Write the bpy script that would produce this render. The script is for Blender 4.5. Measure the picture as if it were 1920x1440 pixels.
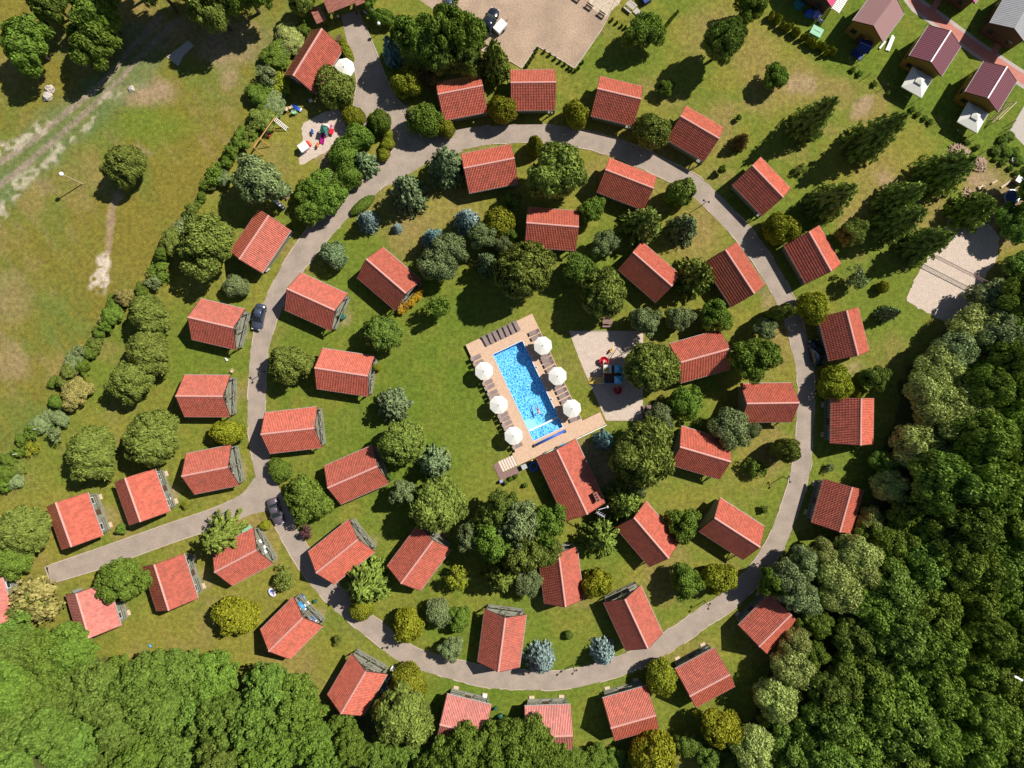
import bpy, bmesh, math, random
import numpy as np
from mathutils import Vector, Matrix
for o in list(bpy.data.objects): bpy.data.objects.remove(o)
SC = bpy.context.scene
COL = SC.collection
R = math.radians
# ------------------------------------------------------------------ camera, sky, sun, exposure
HC = 110.0            # flying height in metres
F = 1280.0            # focal length in photo pixels (photo 1920 wide)
S0 = F / HC           # pixels per metre on the ground
cam = bpy.data.cameras.new("camera"); co = bpy.data.objects.new("camera", cam); COL.objects.link(co)
co.location = (0, 0, HC); cam.sensor_width = 36; cam.lens = 24.0; cam.clip_end = 6000; cam.clip_start = 1
SC.camera = co
SUN_EL, SUN_AZ = 47.5, 32.0     # azimuth counted from +x towards +y
w = bpy.data.worlds.new("World"); SC.world = w; w.use_nodes = True
nt = w.node_tree; bg = nt.nodes["Background"]
sky = nt.nodes.new("ShaderNodeTexSky"); sky.sky_type = 'NISHITA'; sky.sun_disc = False
sky.sun_elevation = R(SUN_EL); sky.sun_rotation = R(90 - SUN_AZ)
nt.links.new(sky.outputs[0], bg.inputs[0]); bg.inputs[1].default_value = 0.05
sky.air_density = 1.0; sky.dust_density = 0.5
sl = bpy.data.lights.new("sun", 'SUN'); sl.energy = 5.0; sl.angle = R(0.5); sl.color = (1.0, 0.95, 0.86)
so = bpy.data.objects.new("sun", sl); COL.objects.link(so)
sd = Vector((math.cos(R(SUN_EL)) * math.cos(R(SUN_AZ)), math.cos(R(SUN_EL)) * math.sin(R(SUN_AZ)), math.sin(R(SUN_EL))))
so.rotation_euler = sd.to_track_quat('Z', 'Y').to_euler(); so.location = sd * 200
SC.view_settings.view_transform = 'Standard'; SC.view_settings.look = 'None'
SC.view_settings.exposure = 0.5; SC.view_settings.gamma = 1.0
SC.cycles.max_bounces = 6; SC.cycles.transparent_max_bounces = 12
SC.cycles.use_denoising = True

# ------------------------------------------------------------------ helpers
def up(px, py, h=0.0):
    k = (HC - h) / F
    return ((px - 960) * k, (720 - py) * k)

def pxdir(a, b):      # world heading of the pixel segment a -> b
    return math.atan2(-(b[1] - a[1]), b[0] - a[0])

def tag(o, label=None, cat=None, group=None, kind=None):
    if label: o['label'] = label
    if cat: o['category'] = cat
    if group: o['group'] = group
    if kind: o['kind'] = kind
    return o

def empty(name, x, y, z=0.0, rz=0.0, label=None, cat=None, group=None):
    o = bpy.data.objects.new(name, None); COL.objects.link(o)
    o.location = (x, y, z); o.rotation_euler = (0, 0, rz); o.empty_display_size = 0.3
    return tag(o, label, cat, group)

def copy_tree(o, parent=None):
    c = o.copy(); COL.objects.link(c)
    if parent is not None: c.parent = parent
    for ch in list(o.children): copy_tree(ch, c)
    return c

class MB:
    """collects simple shapes and links them as one mesh object"""
    def __init__(s): s.v = []; s.f = []
    def add(s, vs, fs):
        b = len(s.v); s.v += [tuple(p) for p in vs]; s.f += [[i + b for i in f] for f in fs]; return s
    def box(s, c, d, rz=0.0, M=None):
        x, y, z = d[0] / 2, d[1] / 2, d[2] / 2
        vs = [Vector((sx * x, sy * y, sz * z)) for sz in (-1, 1) for sy in (-1, 1) for sx in (-1, 1)]
        if M is None: M = Matrix.Rotation(rz, 3, 'Z')
        vs = [M @ p + Vector(c) for p in vs]
        return s.add(vs, [(0, 2, 3, 1), (4, 5, 7, 6), (0, 1, 5, 4), (2, 6, 7, 3), (0, 4, 6, 2), (1, 3, 7, 5)])
    def bar(s, a, b, wd, ht=None):
        a = Vector(a); b = Vector(b); d = b - a; ht = ht or wd
        q = d.to_track_quat('X', 'Z').to_matrix()
        return s.box((a + b) / 2, (d.length, wd, ht), M=q)
    def cyl(s, a, b, r0, r1=None, n=10, cap=True):
        a = Vector(a); b = Vector(b); r1 = r0 if r1 is None else r1
        q = (b - a).to_track_quat('Z', 'X').to_matrix(); vs = []
        for c, r in ((a, r0), (b, r1)):
            for i in range(n):
                t = 2 * math.pi * i / n
                vs.append(c + q @ Vector((r * math.cos(t), r * math.sin(t), 0)))
        fs = [(i, (i + 1) % n, n + (i + 1) % n, n + i) for i in range(n)]
        if cap: fs += [tuple(range(n))[::-1], tuple(range(n, 2 * n))]
        return s.add(vs, fs)
    def tube(s, pts, r, n=8):
        for a, b in zip(pts[:-1], pts[1:]): s.cyl(a, b, r, r, n)
        return s
    def ball(s, c, r, n=10, m=7, sz=1.0, top=math.pi, jit=0.0, seed=0):
        rn = random.Random(seed); vs = []; fs = []; c = Vector(c)
        for j in range(m + 1):
            ph = top * j / m
            for i in range(n):
                t = 2 * math.pi * i / n; k = 1 + jit * (rn.random() - .5)
                vs.append(c + Vector((r * k * math.sin(ph) * math.cos(t), r * k * math.sin(ph) * math.sin(t), r * k * sz * math.cos(ph))))
        for j in range(m):
            for i in range(n):
                fs.append((j * n + i, (j + 1) * n + i, (j + 1) * n + (i + 1) % n, j * n + (i + 1) % n))
        return s.add(vs, fs)
    def ring(s, c, r0, r1, z0, z1, n=24):
        vs = []
        for r, z in ((r0, z0), (r1, z0), (r1, z1), (r0, z1)):
            for i in range(n):
                t = 2 * math.pi * i / n; vs.append((c[0] + r * math.cos(t), c[1] + r * math.sin(t), c[2] + z))
        fs = []
        for k in range(4):
            for i in range(n):
                fs.append((k * n + i, k * n + (i + 1) % n, ((k + 1) % 4) * n + (i + 1) % n, ((k + 1) % 4) * n + i))
        return s.add(vs, fs)
    def torus(s, c, R0, r, n=20, m=8, a0=0.0, a1=2 * math.pi, pitch=0.0):
        vs = []; fs = []; closed = abs(a1 - a0 - 2 * math.pi) < 1e-6 and pitch == 0
        N = n if closed else n + 1
        for i in range(N):
            t = a0 + (a1 - a0) * i / n
            for j in range(m):
                p = 2 * math.pi * j / m; rr = R0 + r * math.cos(p)
                vs.append((c[0] + rr * math.cos(t), c[1] + rr * math.sin(t), c[2] + r * math.sin(p) + pitch * i / n))
        for i in range(n):
            for j in range(m):
                a, b = i, (i + 1) % N
                fs.append((a * m + j, b * m + j, b * m + (j + 1) % m, a * m + (j + 1) % m))
        return s.add(vs, fs)
    def prism(s, poly, z0, z1):
        n = len(poly); ar = sum(poly[i][0] * poly[(i + 1) % n][1] - poly[(i + 1) % n][0] * poly[i][1] for i in range(n))
        if ar < 0: poly = poly[::-1]
        vs = [(p[0], p[1], z0) for p in poly] + [(p[0], p[1], z1) for p in poly]
        return s.add(vs, [tuple(range(n))[::-1], tuple(range(n, 2 * n))] + [(i, (i + 1) % n, n + (i + 1) % n, n + i) for i in range(n)])
    def xprism(s, prof, x0, x1):       # profile in (y, z), pushed along x
        n = len(prof)
        vs = [(x0, p[0], p[1]) for p in prof] + [(x1, p[0], p[1]) for p in prof]
        return s.add(vs, [tuple(range(n))[::-1], tuple(range(n, 2 * n))] + [(i, (i + 1) % n, n + (i + 1) % n, n + i) for i in range(n)])
    def build(s, name, m, parent=None, smooth=False, loc=None):
        me = bpy.data.meshes.new(name); me.from_pydata(s.v, [], s.f); me.update()
        if smooth: me.polygons.foreach_set('use_smooth', [True] * len(me.polygons))
        bm = bmesh.new(); bm.from_mesh(me); bmesh.ops.recalc_face_normals(bm, faces=bm.faces); bm.to_mesh(me); bm.free()
        me.materials.append(m); o = bpy.data.objects.new(name, me); COL.objects.link(o)
        if parent is not None: o.parent = parent
        if loc is not None: o.location = loc
        return o

def np_mesh(name, V, Q, mat, attr=None, smooth=False):
    V = np.asarray(V, np.float32); Q = np.asarray(Q, np.int32)
    me = bpy.data.meshes.new(name)
    me.vertices.add(len(V)); me.vertices.foreach_set('co', V.ravel())
    k = Q.shape[1]; me.loops.add(Q.size); me.loops.foreach_set('vertex_index', Q.ravel())
    me.polygons.add(len(Q)); me.polygons.foreach_set('loop_start', np.arange(0, Q.size, k, dtype=np.int32))
    me.polygons.foreach_set('loop_total', np.full(len(Q), k, np.int32))
    if attr is not None:
        a = me.attributes.new('rnd', 'FLOAT', 'FACE'); a.data.foreach_set('value', np.asarray(attr, np.float32))
    me.update(calc_edges=True); me.validate()
    me.polygons.foreach_set('use_smooth', np.full(len(me.polygons), bool(smooth)))
    if mat: me.materials.append(mat)
    return me

def link(name, me, parent=None):
    o = bpy.data.objects.new(name, me); COL.objects.link(o)
    if parent is not None: o.parent = parent
    return o

# ------------------------------------------------------------------ materials
def mat(name, rgb, rough=0.8, spec=0.3, metal=0.0, var=0.12, scale=3.0, bump=0.0, bscale=20.0, trans=0.0, alpha=1.0):
    m = bpy.data.materials.new(name); m.use_nodes = True; t = m.node_tree; b = t.nodes["Principled BSDF"]
    b.inputs['Roughness'].default_value = rough; b.inputs['Specular IOR Level'].default_value = spec
    b.inputs['Metallic'].default_value = metal
    tc = t.nodes.new('ShaderNodeTexCoord')
    if var > 0:
        n = t.nodes.new('ShaderNodeTexNoise'); n.inputs['Scale'].default_value = scale; n.inputs['Detail'].default_value = 5
        t.links.new(tc.outputs['Object'], n.inputs['Vector'])
        rp = t.nodes.new('ShaderNodeMapRange'); rp.inputs[1].default_value = .25; rp.inputs[2].default_value = .75
        rp.inputs[3].default_value = 1 - var; rp.inputs[4].default_value = 1 + var
        t.links.new(n.outputs[0], rp.inputs[0])
        mx = t.nodes.new('ShaderNodeVectorMath'); mx.operation = 'SCALE'; mx.inputs[0].default_value = rgb
        t.links.new(rp.outputs[0], mx.inputs['Scale']); t.links.new(mx.outputs[0], b.inputs['Base Color'])
    else: b.inputs['Base Color'].default_value = (*rgb, 1)
    if bump > 0:
        n2 = t.nodes.new('ShaderNodeTexNoise'); n2.inputs['Scale'].default_value = bscale; n2.inputs['Detail'].default_value = 4
        t.links.new(tc.outputs['Object'], n2.inputs['Vector'])
        bp = t.nodes.new('ShaderNodeBump'); bp.inputs['Strength'].default_value = bump; bp.inputs['Distance'].default_value = .05
        t.links.new(n2.outputs[0], bp.inputs['Height']); t.links.new(bp.outputs[0], b.inputs['Normal'])
    return m

def foliage(name, rgb, trans=0.25, var=0.35):
    m = bpy.data.materials.new(name); m.use_nodes = True; t = m.node_tree
    for n in list(t.nodes): t.nodes.remove(n)
    out = t.nodes.new('ShaderNodeOutputMaterial')
    at = t.nodes.new('ShaderNodeAttribute'); at.attribute_name = 'rnd'
    oi = t.nodes.new('ShaderNodeObjectInfo')
    r1 = t.nodes.new('ShaderNodeMapRange'); r1.inputs[3].default_value = 1 - var; r1.inputs[4].default_value = 1 + var
    t.links.new(at.outputs['Fac'], r1.inputs[0])
    r2 = t.nodes.new('ShaderNodeMapRange'); r2.inputs[3].default_value = .85; r2.inputs[4].default_value = 1.15
    t.links.new(oi.outputs['Random'], r2.inputs[0])
    mu = t.nodes.new('ShaderNodeMath'); mu.operation = 'MULTIPLY'
    t.links.new(r1.outputs[0], mu.inputs[0]); t.links.new(r2.outputs[0], mu.inputs[1])
    hs = t.nodes.new('ShaderNodeHueSaturation'); hs.inputs['Color'].default_value = (*rgb, 1)
    r3 = t.nodes.new('ShaderNodeMapRange'); r3.inputs[3].default_value = .493; r3.inputs[4].default_value = .512
    t.links.new(oi.outputs['Random'], r3.inputs[0]); t.links.new(r3.outputs[0], hs.inputs['Hue'])
    t.links.new(mu.outputs[0], hs.inputs['Value'])
    d = t.nodes.new('ShaderNodeBsdfPrincipled'); d.inputs['Roughness'].default_value = .6; d.inputs['Specular IOR Level'].default_value = .1
    tr = t.nodes.new('ShaderNodeBsdfTranslucent'); mix = t.nodes.new('ShaderNodeMixShader'); mix.inputs[0].default_value = trans
    t.links.new(hs.outputs[0], d.inputs['Base Color']); t.links.new(hs.outputs[0], tr.inputs['Color'])
    t.links.new(d.outputs[0], mix.inputs[1]); t.links.new(tr.outputs[0], mix.inputs[2]); t.links.new(mix.outputs[0], out.inputs[0])
    return m

def roof_mat(name, rgb, rough=0.5, stain=0.25):
    """clay tiles: every tile a slightly different tone, soft dirt and lichen stains, different on each house"""
    m = bpy.data.materials.new(name); m.use_nodes = True; t = m.node_tree; b = t.nodes["Principled BSDF"]
    b.inputs['Roughness'].default_value = rough; b.inputs['Specular IOR Level'].default_value = .6
    tc = t.nodes.new('ShaderNodeTexCoord'); oi = t.nodes.new('ShaderNodeObjectInfo')
    at = t.nodes.new('ShaderNodeAttribute'); at.attribute_name = 'rnd'
    ad = t.nodes.new('ShaderNodeVectorMath'); ad.operation = 'ADD'
    sc = t.nodes.new('ShaderNodeMath'); sc.operation = 'MULTIPLY'; sc.inputs[1].default_value = 173.0
    t.links.new(oi.outputs['Random'], sc.inputs[0]); t.links.new(tc.outputs['Object'], ad.inputs[0]); t.links.new(sc.outputs[0], ad.inputs[1])
    n = t.nodes.new('ShaderNodeTexNoise'); n.inputs['Scale'].default_value = .9; n.inputs['Detail'].default_value = 8; n.inputs['Roughness'].default_value = .65
    t.links.new(ad.outputs[0], n.inputs['Vector'])
    cr = t.nodes.new('ShaderNodeMapRange'); cr.inputs[1].default_value = .52; cr.inputs[2].default_value = .78; cr.inputs[3].default_value = 0; cr.inputs[4].default_value = stain * 2
    t.links.new(n.outputs[0], cr.inputs[0])
    r1 = t.nodes.new('ShaderNodeMapRange'); r1.inputs[3].default_value = .80; r1.inputs[4].default_value = 1.18
    t.links.new(at.outputs['Fac'], r1.inputs[0])
    r2 = t.nodes.new('ShaderNodeMapRange'); r2.inputs[3].default_value = .84; r2.inputs[4].default_value = 1.14
    t.links.new(oi.outputs['Random'], r2.inputs[0])
    mu = t.nodes.new('ShaderNodeMath'); mu.operation = 'MULTIPLY'; t.links.new(r1.outputs[0], mu.inputs[0]); t.links.new(r2.outputs[0], mu.inputs[1])
    v = t.nodes.new('ShaderNodeVectorMath'); v.operation = 'SCALE'; v.inputs[0].default_value = rgb; t.links.new(mu.outputs[0], v.inputs['Scale'])
    mx = t.nodes.new('ShaderNodeMix'); mx.data_type = 'RGBA'; t.links.new(cr.outputs[0], mx.inputs[0])
    t.links.new(v.outputs[0], mx.inputs[6]); mx.inputs[7].default_value = (rgb[0] * .55, rgb[1] * .9, rgb[2] * .9, 1)
    t.links.new(mx.outputs[2], b.inputs['Base Color'])
    return m

M = {}
M['tile'] = roof_mat('red_clay_tile', (.42, .104, .066), .45, .4)
M['tile_pale'] = roof_mat('weathered_clay_tile', (.47, .16, .13), .42, .45)
M['tile_brown'] = roof_mat('brown_shingle', (.30, .105, .07), .8, .5)
M['ridge'] = mat('ridge_tile', (.54, .27, .23), .6)
M['maroon'] = mat('maroon_metal_roof', (.145, .045, .06), .55, .4, var=.06)
M['mauve'] = mat('mauve_shingle', (.27, .155, .15), .85, .2, var=.12, scale=6)
M['greyroof'] = mat('grey_metal_roof', (.27, .27, .28), .6, .4, var=.08, scale=1.2)
M['pinkroof'] = mat('pink_metal_roof', (.55, .06, .15), .6, .4, var=.05)
M['greywood'] = mat('grey_green_boards', (.20, .20, .155), .8, var=.2, scale=9)
M['palewood'] = mat('pale_wood', (.52, .40, .28), .8, var=.2, scale=8)
M['yellowwood'] = mat('amber_log_wall', (.29, .16, .03), .7, var=.25, scale=7)
M['brownwood'] = mat('dark_brown_boards', (.085, .048, .03), .7, var=.25, scale=7)
M['deckwood'] = mat('terrace_boards', (.53, .36, .25), .75, var=.16, scale=4, bump=.3, bscale=12)
M['stepwood'] = mat('pale_step_boards', (.64, .50, .42), .75, var=.12, scale=8)
M['mauvewood'] = mat('mauve_brown_boards', (.21, .125, .115), .75, var=.2, scale=6)
M['lounge'] = mat('grey_brown_rattan', (.215, .165, .155), .75, var=.15, scale=14)
M['barge'] = mat('dark_barge_board', (.075, .03, .025), .7)
M['gutter'] = mat('grey_gutter', (.33, .31, .30), .5, .4)
M['glass'] = mat('window_glass', (.02, .03, .035), .08, .6, var=0)
M['cream'] = mat('cream_canvas', (.62, .60, .55), .8, var=.04)
M['white'] = mat('white_plastic', (.78, .78, .77), .5, .4, var=.03)
M['greyplast'] = mat('grey_plastic', (.35, .36, .37), .6)
M['steel'] = mat('galvanised_steel', (.45, .46, .48), .4, .5, .6, var=.1)
M['dark'] = mat('dark_metal', (.03, .028, .03), .5)
M['black'] = mat('black_rubber', (.015, .015, .016), .7)
M['red'] = mat('red_plastic', (.55, .012, .03), .4, .5, var=.05)
M['orange'] = mat('orange_plastic', (.75, .22, .05), .5)
M['amber'] = mat('amber_plastic', (.72, .40, .06), .5)
M['yellow'] = mat('yellow_paint', (.80, .56, .10), .55)
M['blue'] = mat('bright_blue_panel', (.05, .34, .68), .4, .5, var=.05)
M['deepblue'] = mat('deep_blue_fabric', (.018, .04, .16), .6)
M['royal'] = mat('royal_blue', (.015, .09, .45), .45, .5)
M['teal'] = mat('teal_fabric', (.02, .16, .20), .6)
M['green'] = mat('bottle_green_plastic', (.02, .10, .075), .5)
M['mint'] = mat('mint_green_paint', (.22, .44, .29), .6)
M['magenta'] = mat('magenta_plastic', (.42, .015, .22), .45)
M['lilac'] = mat('lilac_fabric', (.30, .29, .60), .6)
M['skin'] = mat('skin', (.52, .27, .19), .55, var=.05)
M['hair'] = mat('dark_hair', (.03, .018, .014), .6)
M['wood'] = mat('round_timber', (.50, .27, .11), .75, var=.2, scale=9)
M['logs'] = mat('split_firewood', (.36, .25, .18), .85, var=.4, scale=3)
M['bark'] = mat('bark', (.085, .06, .042), .9, var=.3, scale=4)
M['stone'] = mat('fieldstone', (.42, .37, .33), .9, var=.2, bump=.5, bscale=6)
M['concrete'] = mat('concrete', (.38, .34, .30), .9, var=.12, bump=.2)
M['carblue'] = mat('steel_blue_car_paint', (.085, .10, .16), .25, .6, .5, var=.03)
M['carmauve'] = mat('mauve_grey_car_paint', (.17, .14, .17), .25, .6, .5, var=.03)
M['carblack'] = mat('midnight_car_paint', (.012, .016, .03), .2, .6, .2, var=.03)
M['lamp'] = mat('headlight_glass', (.6, .6, .62), .1, .6, var=0)
M['antenna'] = mat('pale_aluminium', (.62, .60, .64), .4, .5, .3, var=.05)

def ground_detail(m, colour_socket_from, lo=.72, hi=1.28, s1=1.1, s2=5.5, bump=.5, rough=.95):
    t = m.node_tree; b = t.nodes["Principled BSDF"]; b.inputs['Roughness'].default_value = rough; b.inputs['Specular IOR Level'].default_value = .15
    tc = t.nodes.new('ShaderNodeTexCoord'); fac = None
    for s, l, h, det in ((s1, lo, hi, 6), (s2, lo, hi, 4)):
        n = t.nodes.new('ShaderNodeTexNoise'); n.inputs['Scale'].default_value = s; n.inputs['Detail'].default_value = det; n.inputs['Roughness'].default_value = .6
        t.links.new(tc.outputs['Object'], n.inputs['Vector'])
        r = t.nodes.new('ShaderNodeMapRange'); r.inputs[1].default_value = .3; r.inputs[2].default_value = .7; r.inputs[3].default_value = l; r.inputs[4].default_value = h
        t.links.new(n.outputs[0], r.inputs[0])
        if fac is None: fac = r
        else:
            mu = t.nodes.new('ShaderNodeMath'); mu.operation = 'MULTIPLY'; t.links.new(fac.outputs[0], mu.inputs[0]); t.links.new(r.outputs[0], mu.inputs[1]); fac = mu
            bp = t.nodes.new('ShaderNodeBump'); bp.inputs['Strength'].default_value = bump; bp.inputs['Distance'].default_value = .15
            t.links.new(n.outputs[0], bp.inputs['Height']); t.links.new(bp.outputs[0], b.inputs['Normal'])
    v = t.nodes.new('ShaderNodeVectorMath'); v.operation = 'SCALE'; t.links.new(fac.outputs[0], v.inputs['Scale'])
    if isinstance(colour_socket_from, tuple): v.inputs[0].default_value = colour_socket_from
    else: t.links.new(colour_socket_from, v.inputs[0])
    t.links.new(v.outputs[0], b.inputs['Base Color'])

def flat_mat(name, rgb, **k):
    m = bpy.data.materials.new(name); m.use_nodes = True; ground_detail(m, rgb, **k); return m
M['paving'] = flat_mat('concrete_paving', (.30, .243, .20), lo=.84, hi=1.15, s1=.45, s2=5.5, bump=.3)
M['kerb'] = flat_mat('pale_kerb', (.43, .35, .29), lo=.85, hi=1.15, s1=1, s2=8, bump=.1)
M['sand'] = flat_mat('light_sand', (.48, .39, .325), lo=.9, hi=1.1, s1=1.3, s2=5.0, bump=.8)
M['gravel'] = flat_mat('trodden_gravel', (.345, .25, .18), lo=.8, hi=1.18, s1=.25, s2=4.0, bump=.4)
M['chips'] = flat_mat('pale_wood_chips', (.50, .41, .31), lo=.7, hi=1.2, s1=2, s2=6.0, bump=.6)
M['redbrick'] = flat_mat('red_block_paving', (.42, .17, .135), lo=.88, hi=1.12, s1=1, s2=8, bump=.15)
M['greybrick'] = flat_mat('grey_block_paving', (.36, .31, .28), lo=.88, hi=1.12, s1=1, s2=8, bump=.15)
# ------------------------------------------------------------------ the ground: one sheet to the horizon, its turf colours mixed per vertex
def vnoise(x, y, cell, seed):
    rg = np.random.RandomState(seed); T = rg.rand(257, 257)
    u = x / cell + 1000.3; v = y / cell + 1000.7
    i = np.floor(u).astype(int); j = np.floor(v).astype(int); fu = u - i; fv = v - j
    fu = fu * fu * (3 - 2 * fu); fv = fv * fv * (3 - 2 * fv); i %= 256; j %= 256
    return (T[i, j] * (1 - fu) * (1 - fv) + T[i + 1, j] * fu * (1 - fv) + T[i, j + 1] * (1 - fu) * fv + T[i + 1, j + 1] * fu * fv)
def fbm(x, y, cell, seed, n=4):
    a = 0; k = 0; q = 1.0
    for o in range(n): a = a + q * vnoise(x, y, cell / 2 ** o, seed + o); k += q; q *= .55
    return a / k
def inpoly(px, py, poly):
    r = np.zeros(px.shape, bool); n = len(poly)
    for a in range(n):
        x0, y0 = poly[a]; x1, y1 = poly[(a + 1) % n]
        if y0 == y1: continue
        c = ((y0 > py) != (y1 > py)) & (px < (x1 - x0) * (py - y0) / (y1 - y0) + x0); r ^= c
    return r
def dline(px, py, pts):
    d = np.full(px.shape, 1e9)
    for (x0, y0), (x1, y1) in zip(pts[:-1], pts[1:]):
        L = (x1 - x0) ** 2 + (y1 - y0) ** 2 + 1e-9
        t = np.clip(((px - x0) * (x1 - x0) + (py - y0) * (y1 - y0)) / L, 0, 1)
        d = np.minimum(d, np.hypot(px - x0 - t * (x1 - x0), py - y0 - t * (y1 - y0)))
    return d
def sstep(a, b, x):
    t = np.clip((x - a) / (b - a), 0, 1); return t * t * (3 - 2 * t)

POOL_O = (925.0, 665.4); VX = (.905, -.4256); UX = (.4219, .9067)     # pool corner and axes in the photo
PA = math.atan2(.4256, .905); PX, PY = up(*POOL_O)
def plocal(x, y):      # world -> pool frame: v across, u along
    dx, dy = x - PX, y - PY; c, s = math.cos(PA), math.sin(PA)
    return dx * c + dy * s, dx * s - dy * c

def make_ground():
    xs = np.concatenate([[-2500, -1000, -400, -180, -120], np.arange(-98, 98.01, .35), [120, 180, 400, 1000, 2500]])
    ys = np.concatenate([[-2500, -1000, -400, -180, -100], np.arange(-76, 76.01, .35), [100, 180, 400, 1000, 2500]])
    X, Y = np.meshgrid(xs, ys); nx, ny = len(xs), len(ys)
    px = 960 + X * S0; py = 720 - Y * S0
    wx = px + 26 * (fbm(X, Y, 5, 71) - .5) * 2; wy = py + 26 * (fbm(X, Y, 5, 83) - .5) * 2
    big = fbm(X, Y, 16, 1, 5); mid = fbm(X, Y, 4, 11, 4); fine = fbm(X, Y, 1.1, 23, 3)
    streak = fbm(X * .8 + Y * .6, (Y * .8 - X * .6) * .25, 1.6, 31, 3)
    green = np.array([.128, .162, .020]); olive = np.array([.195, .180, .030]); straw = np.array([.250, .180, .060])
    meadow = np.array([.176, .146, .024]); weeds = np.array([.125, .155, .028]); dirt = np.array([.33, .225, .145]); pale = np.array([.52, .43, .34])
    rich = np.array([.105, .155, .016])
    C = olive + (green - olive) * sstep(.40, .62, .6 * big + .4 * mid)[..., None]
    C = C + (straw - C) * (.55 * sstep(.53, .72, .5 * fbm(X, Y, 9, 47) + .5 * mid))[..., None]
    def blend(col, m):
        nonlocal C; C = C + (col - C) * np.clip(m, 0, 1)[..., None]
    def blob(x, y, rx, ry=None, soft=.6): return 1 - sstep(1 - soft, 1 + soft * .4, np.hypot((wx - x) / rx, (wy - y) / (ry or rx)))
    # watered lawn round the pool, gardens of the neighbours, shade-grown lawn at the bottom
    blend(rich, .75 * blob(800, 720, 260, 330) * (.5 + mid)); blend(rich, .5 * blob(880, 1180, 330, 240) * (.4 + mid))
    blend(rich, .8 * sstep(-20, 40, (wx - 1560) * .56 - (wy - 105) * .83 + 20) * (wx > 1400) * (wy < 400) * (.4 + mid))
    blend(rich, .55 * blob(1100, 1330, 420, 90) * (.5 + mid)); blend(rich, .4 * blob(380, 800, 240, 330) * mid)
    for x, y, r in ((1420, 110, 55), (1500, 150, 50), (1560, 170, 45), (1630, 215, 45), (1650, 330, 60), (1600, 400, 45), (1440, 170, 60), (1330, 60, 60), (1730, 400, 60), (1850, 340, 50),
                    (1350, 240, 50), (1240, 260, 40), (1460, 640, 40), (1440, 850, 60), (1240, 1080, 60), (1060, 1110, 50), (540, 1230, 60), (480, 1010, 45), (455, 975, 50), (240, 990, 40), (560, 480, 45), (470, 730, 30), (850, 390, 60), (770, 440, 60), (1300, 440, 60)):
        blend(straw, .75 * blob(x, y, r) * (.35 + .9 * mid))
    for x, y, r in ((1110, 880, 50), (1370, 60, 26), (1500, 150, 22), (1610, 205, 24), (1660, 340, 30), (1845, 335, 26), (600, 290, 30), (1590, 690, 18), (630, 1280, 22), (440, 1120, 16), (700, 1240, 22), (1440, 560, 22)):
        blend(dirt, .7 * blob(x, y, r) * (.3 + mid))
    # meadow beyond the wild hedge
    mp = [(-3e4, -3e4), (600, -3e4), (600, -40), (560, 50), (505, 170), (440, 300), (385, 370), (295, 540), (200, 625), (130, 720), (60, 850), (0, 935), (-3e4, 1500)]
    md = inpoly(wx * .5 + px * .5, wy * .5 + py * .5, mp).astype(float)
    mc = meadow + (weeds - meadow) * sstep(.42, .66, .5 * big + .3 * streak + .2 * mid)[..., None]
    mc = mc + (straw * .95 - mc) * (.8 * sstep(.5, .68, .45 * streak + .55 * fbm(X, Y, 7, 99)))[..., None]
    C = C + (mc - C) * (.92 * md)[..., None]
    for x, y, rx, ry, k in ((275, 172, 62, 32, .85), (430, 90, 90, 50, .55), (395, 100, 34, 30, .6), (275, 285, 22, 12, .6), (75, 350, 26, 18, .6), (425, 145, 24, 16, .5), (15, 560, 60, 60, .35), (20, 670, 40, 50, .5), (300, 60, 60, 30, .6)):
        blend(dirt, k * blob(x, y, rx, ry) * (.5 + .7 * mid))
    blend(rich * 1.1, .8 * blob(290, 240, 70, 45) * (.4 + mid)); blend(weeds, .8 * blob(60, 290, 120, 70) * (.4 + mid))
    blend(dirt * .95, .8 * (1 - sstep(3, 11, dline(wx, wy, [(214, 372), (206, 420), (196, 480), (190, 500)]))))
    # farm track: two ruts, a green strip between them and stony verges
    tr1 = [(300, 30), (235, 105), (200, 150), (120, 215), (60, 265), (-40, 330)]; tr2 = [(330, 40), (270, 98), (215, 160), (150, 220), (95, 270), (-30, 372)]
    blend(weeds * np.array([.95, 1.05, 2.2]), .75 * (1 - sstep(30, 60, dline(wx, wy, [(270, 90), (180, 190), (100, 260), (-60, 380)]))) * (.5 + .6 * mid))
    rut = np.array([.27, .205, .155])
    for t_ in (tr1, tr2): blend(rut, .85 * (1 - sstep(3, 9, dline(px + 6 * (mid - .5), py, t_))) * (.4 + .9 * fine))
    st = np.maximum(1 - sstep(5, 17, dline(wx, wy, [(-40, 275), (20, 270), (90, 232)])), 1 - sstep(6, 20, dline(wx, wy, [(-30, 420), (20, 360), (70, 318), (130, 275)])))
    st = np.maximum(st, .8 * (1 - sstep(2, 8, dline(wx, wy, [(120, 280), (215, 182), (232, 165)]))))
    blend(pale, .62 * st * sstep(.42, .6, .5 * fine + .5 * vnoise(X, Y, .7, 5)))
    blend(pale, blob(191, 512, 19, 34, .3) * sstep(.30, .5, .4 * fine + .6 * vnoise(X, Y, .6, 6)))
    blend(dirt * .8, .8 * blob(1885, 400, 60, 50)); blend(dirt, .6 * blob(1110, 15, 40, 30))
    # grubby forest floor
    blend(np.array([.06, .07, .025]), .8 * np.maximum(inpoly(wx, wy, [(3e4, 500), (1880, 500), (1690, 720), (1640, 900), (1560, 1060), (1420, 1300), (1380, 1500), (3e4, 3e4)]), inpoly(wx, wy, [(-3e4, 1180), (130, 1215), (250, 1265), (430, 1275), (560, 1350), (690, 1340), (1000, 1420), (1300, 1440), (1300, 3e4), (-3e4, 3e4)])))
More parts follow.
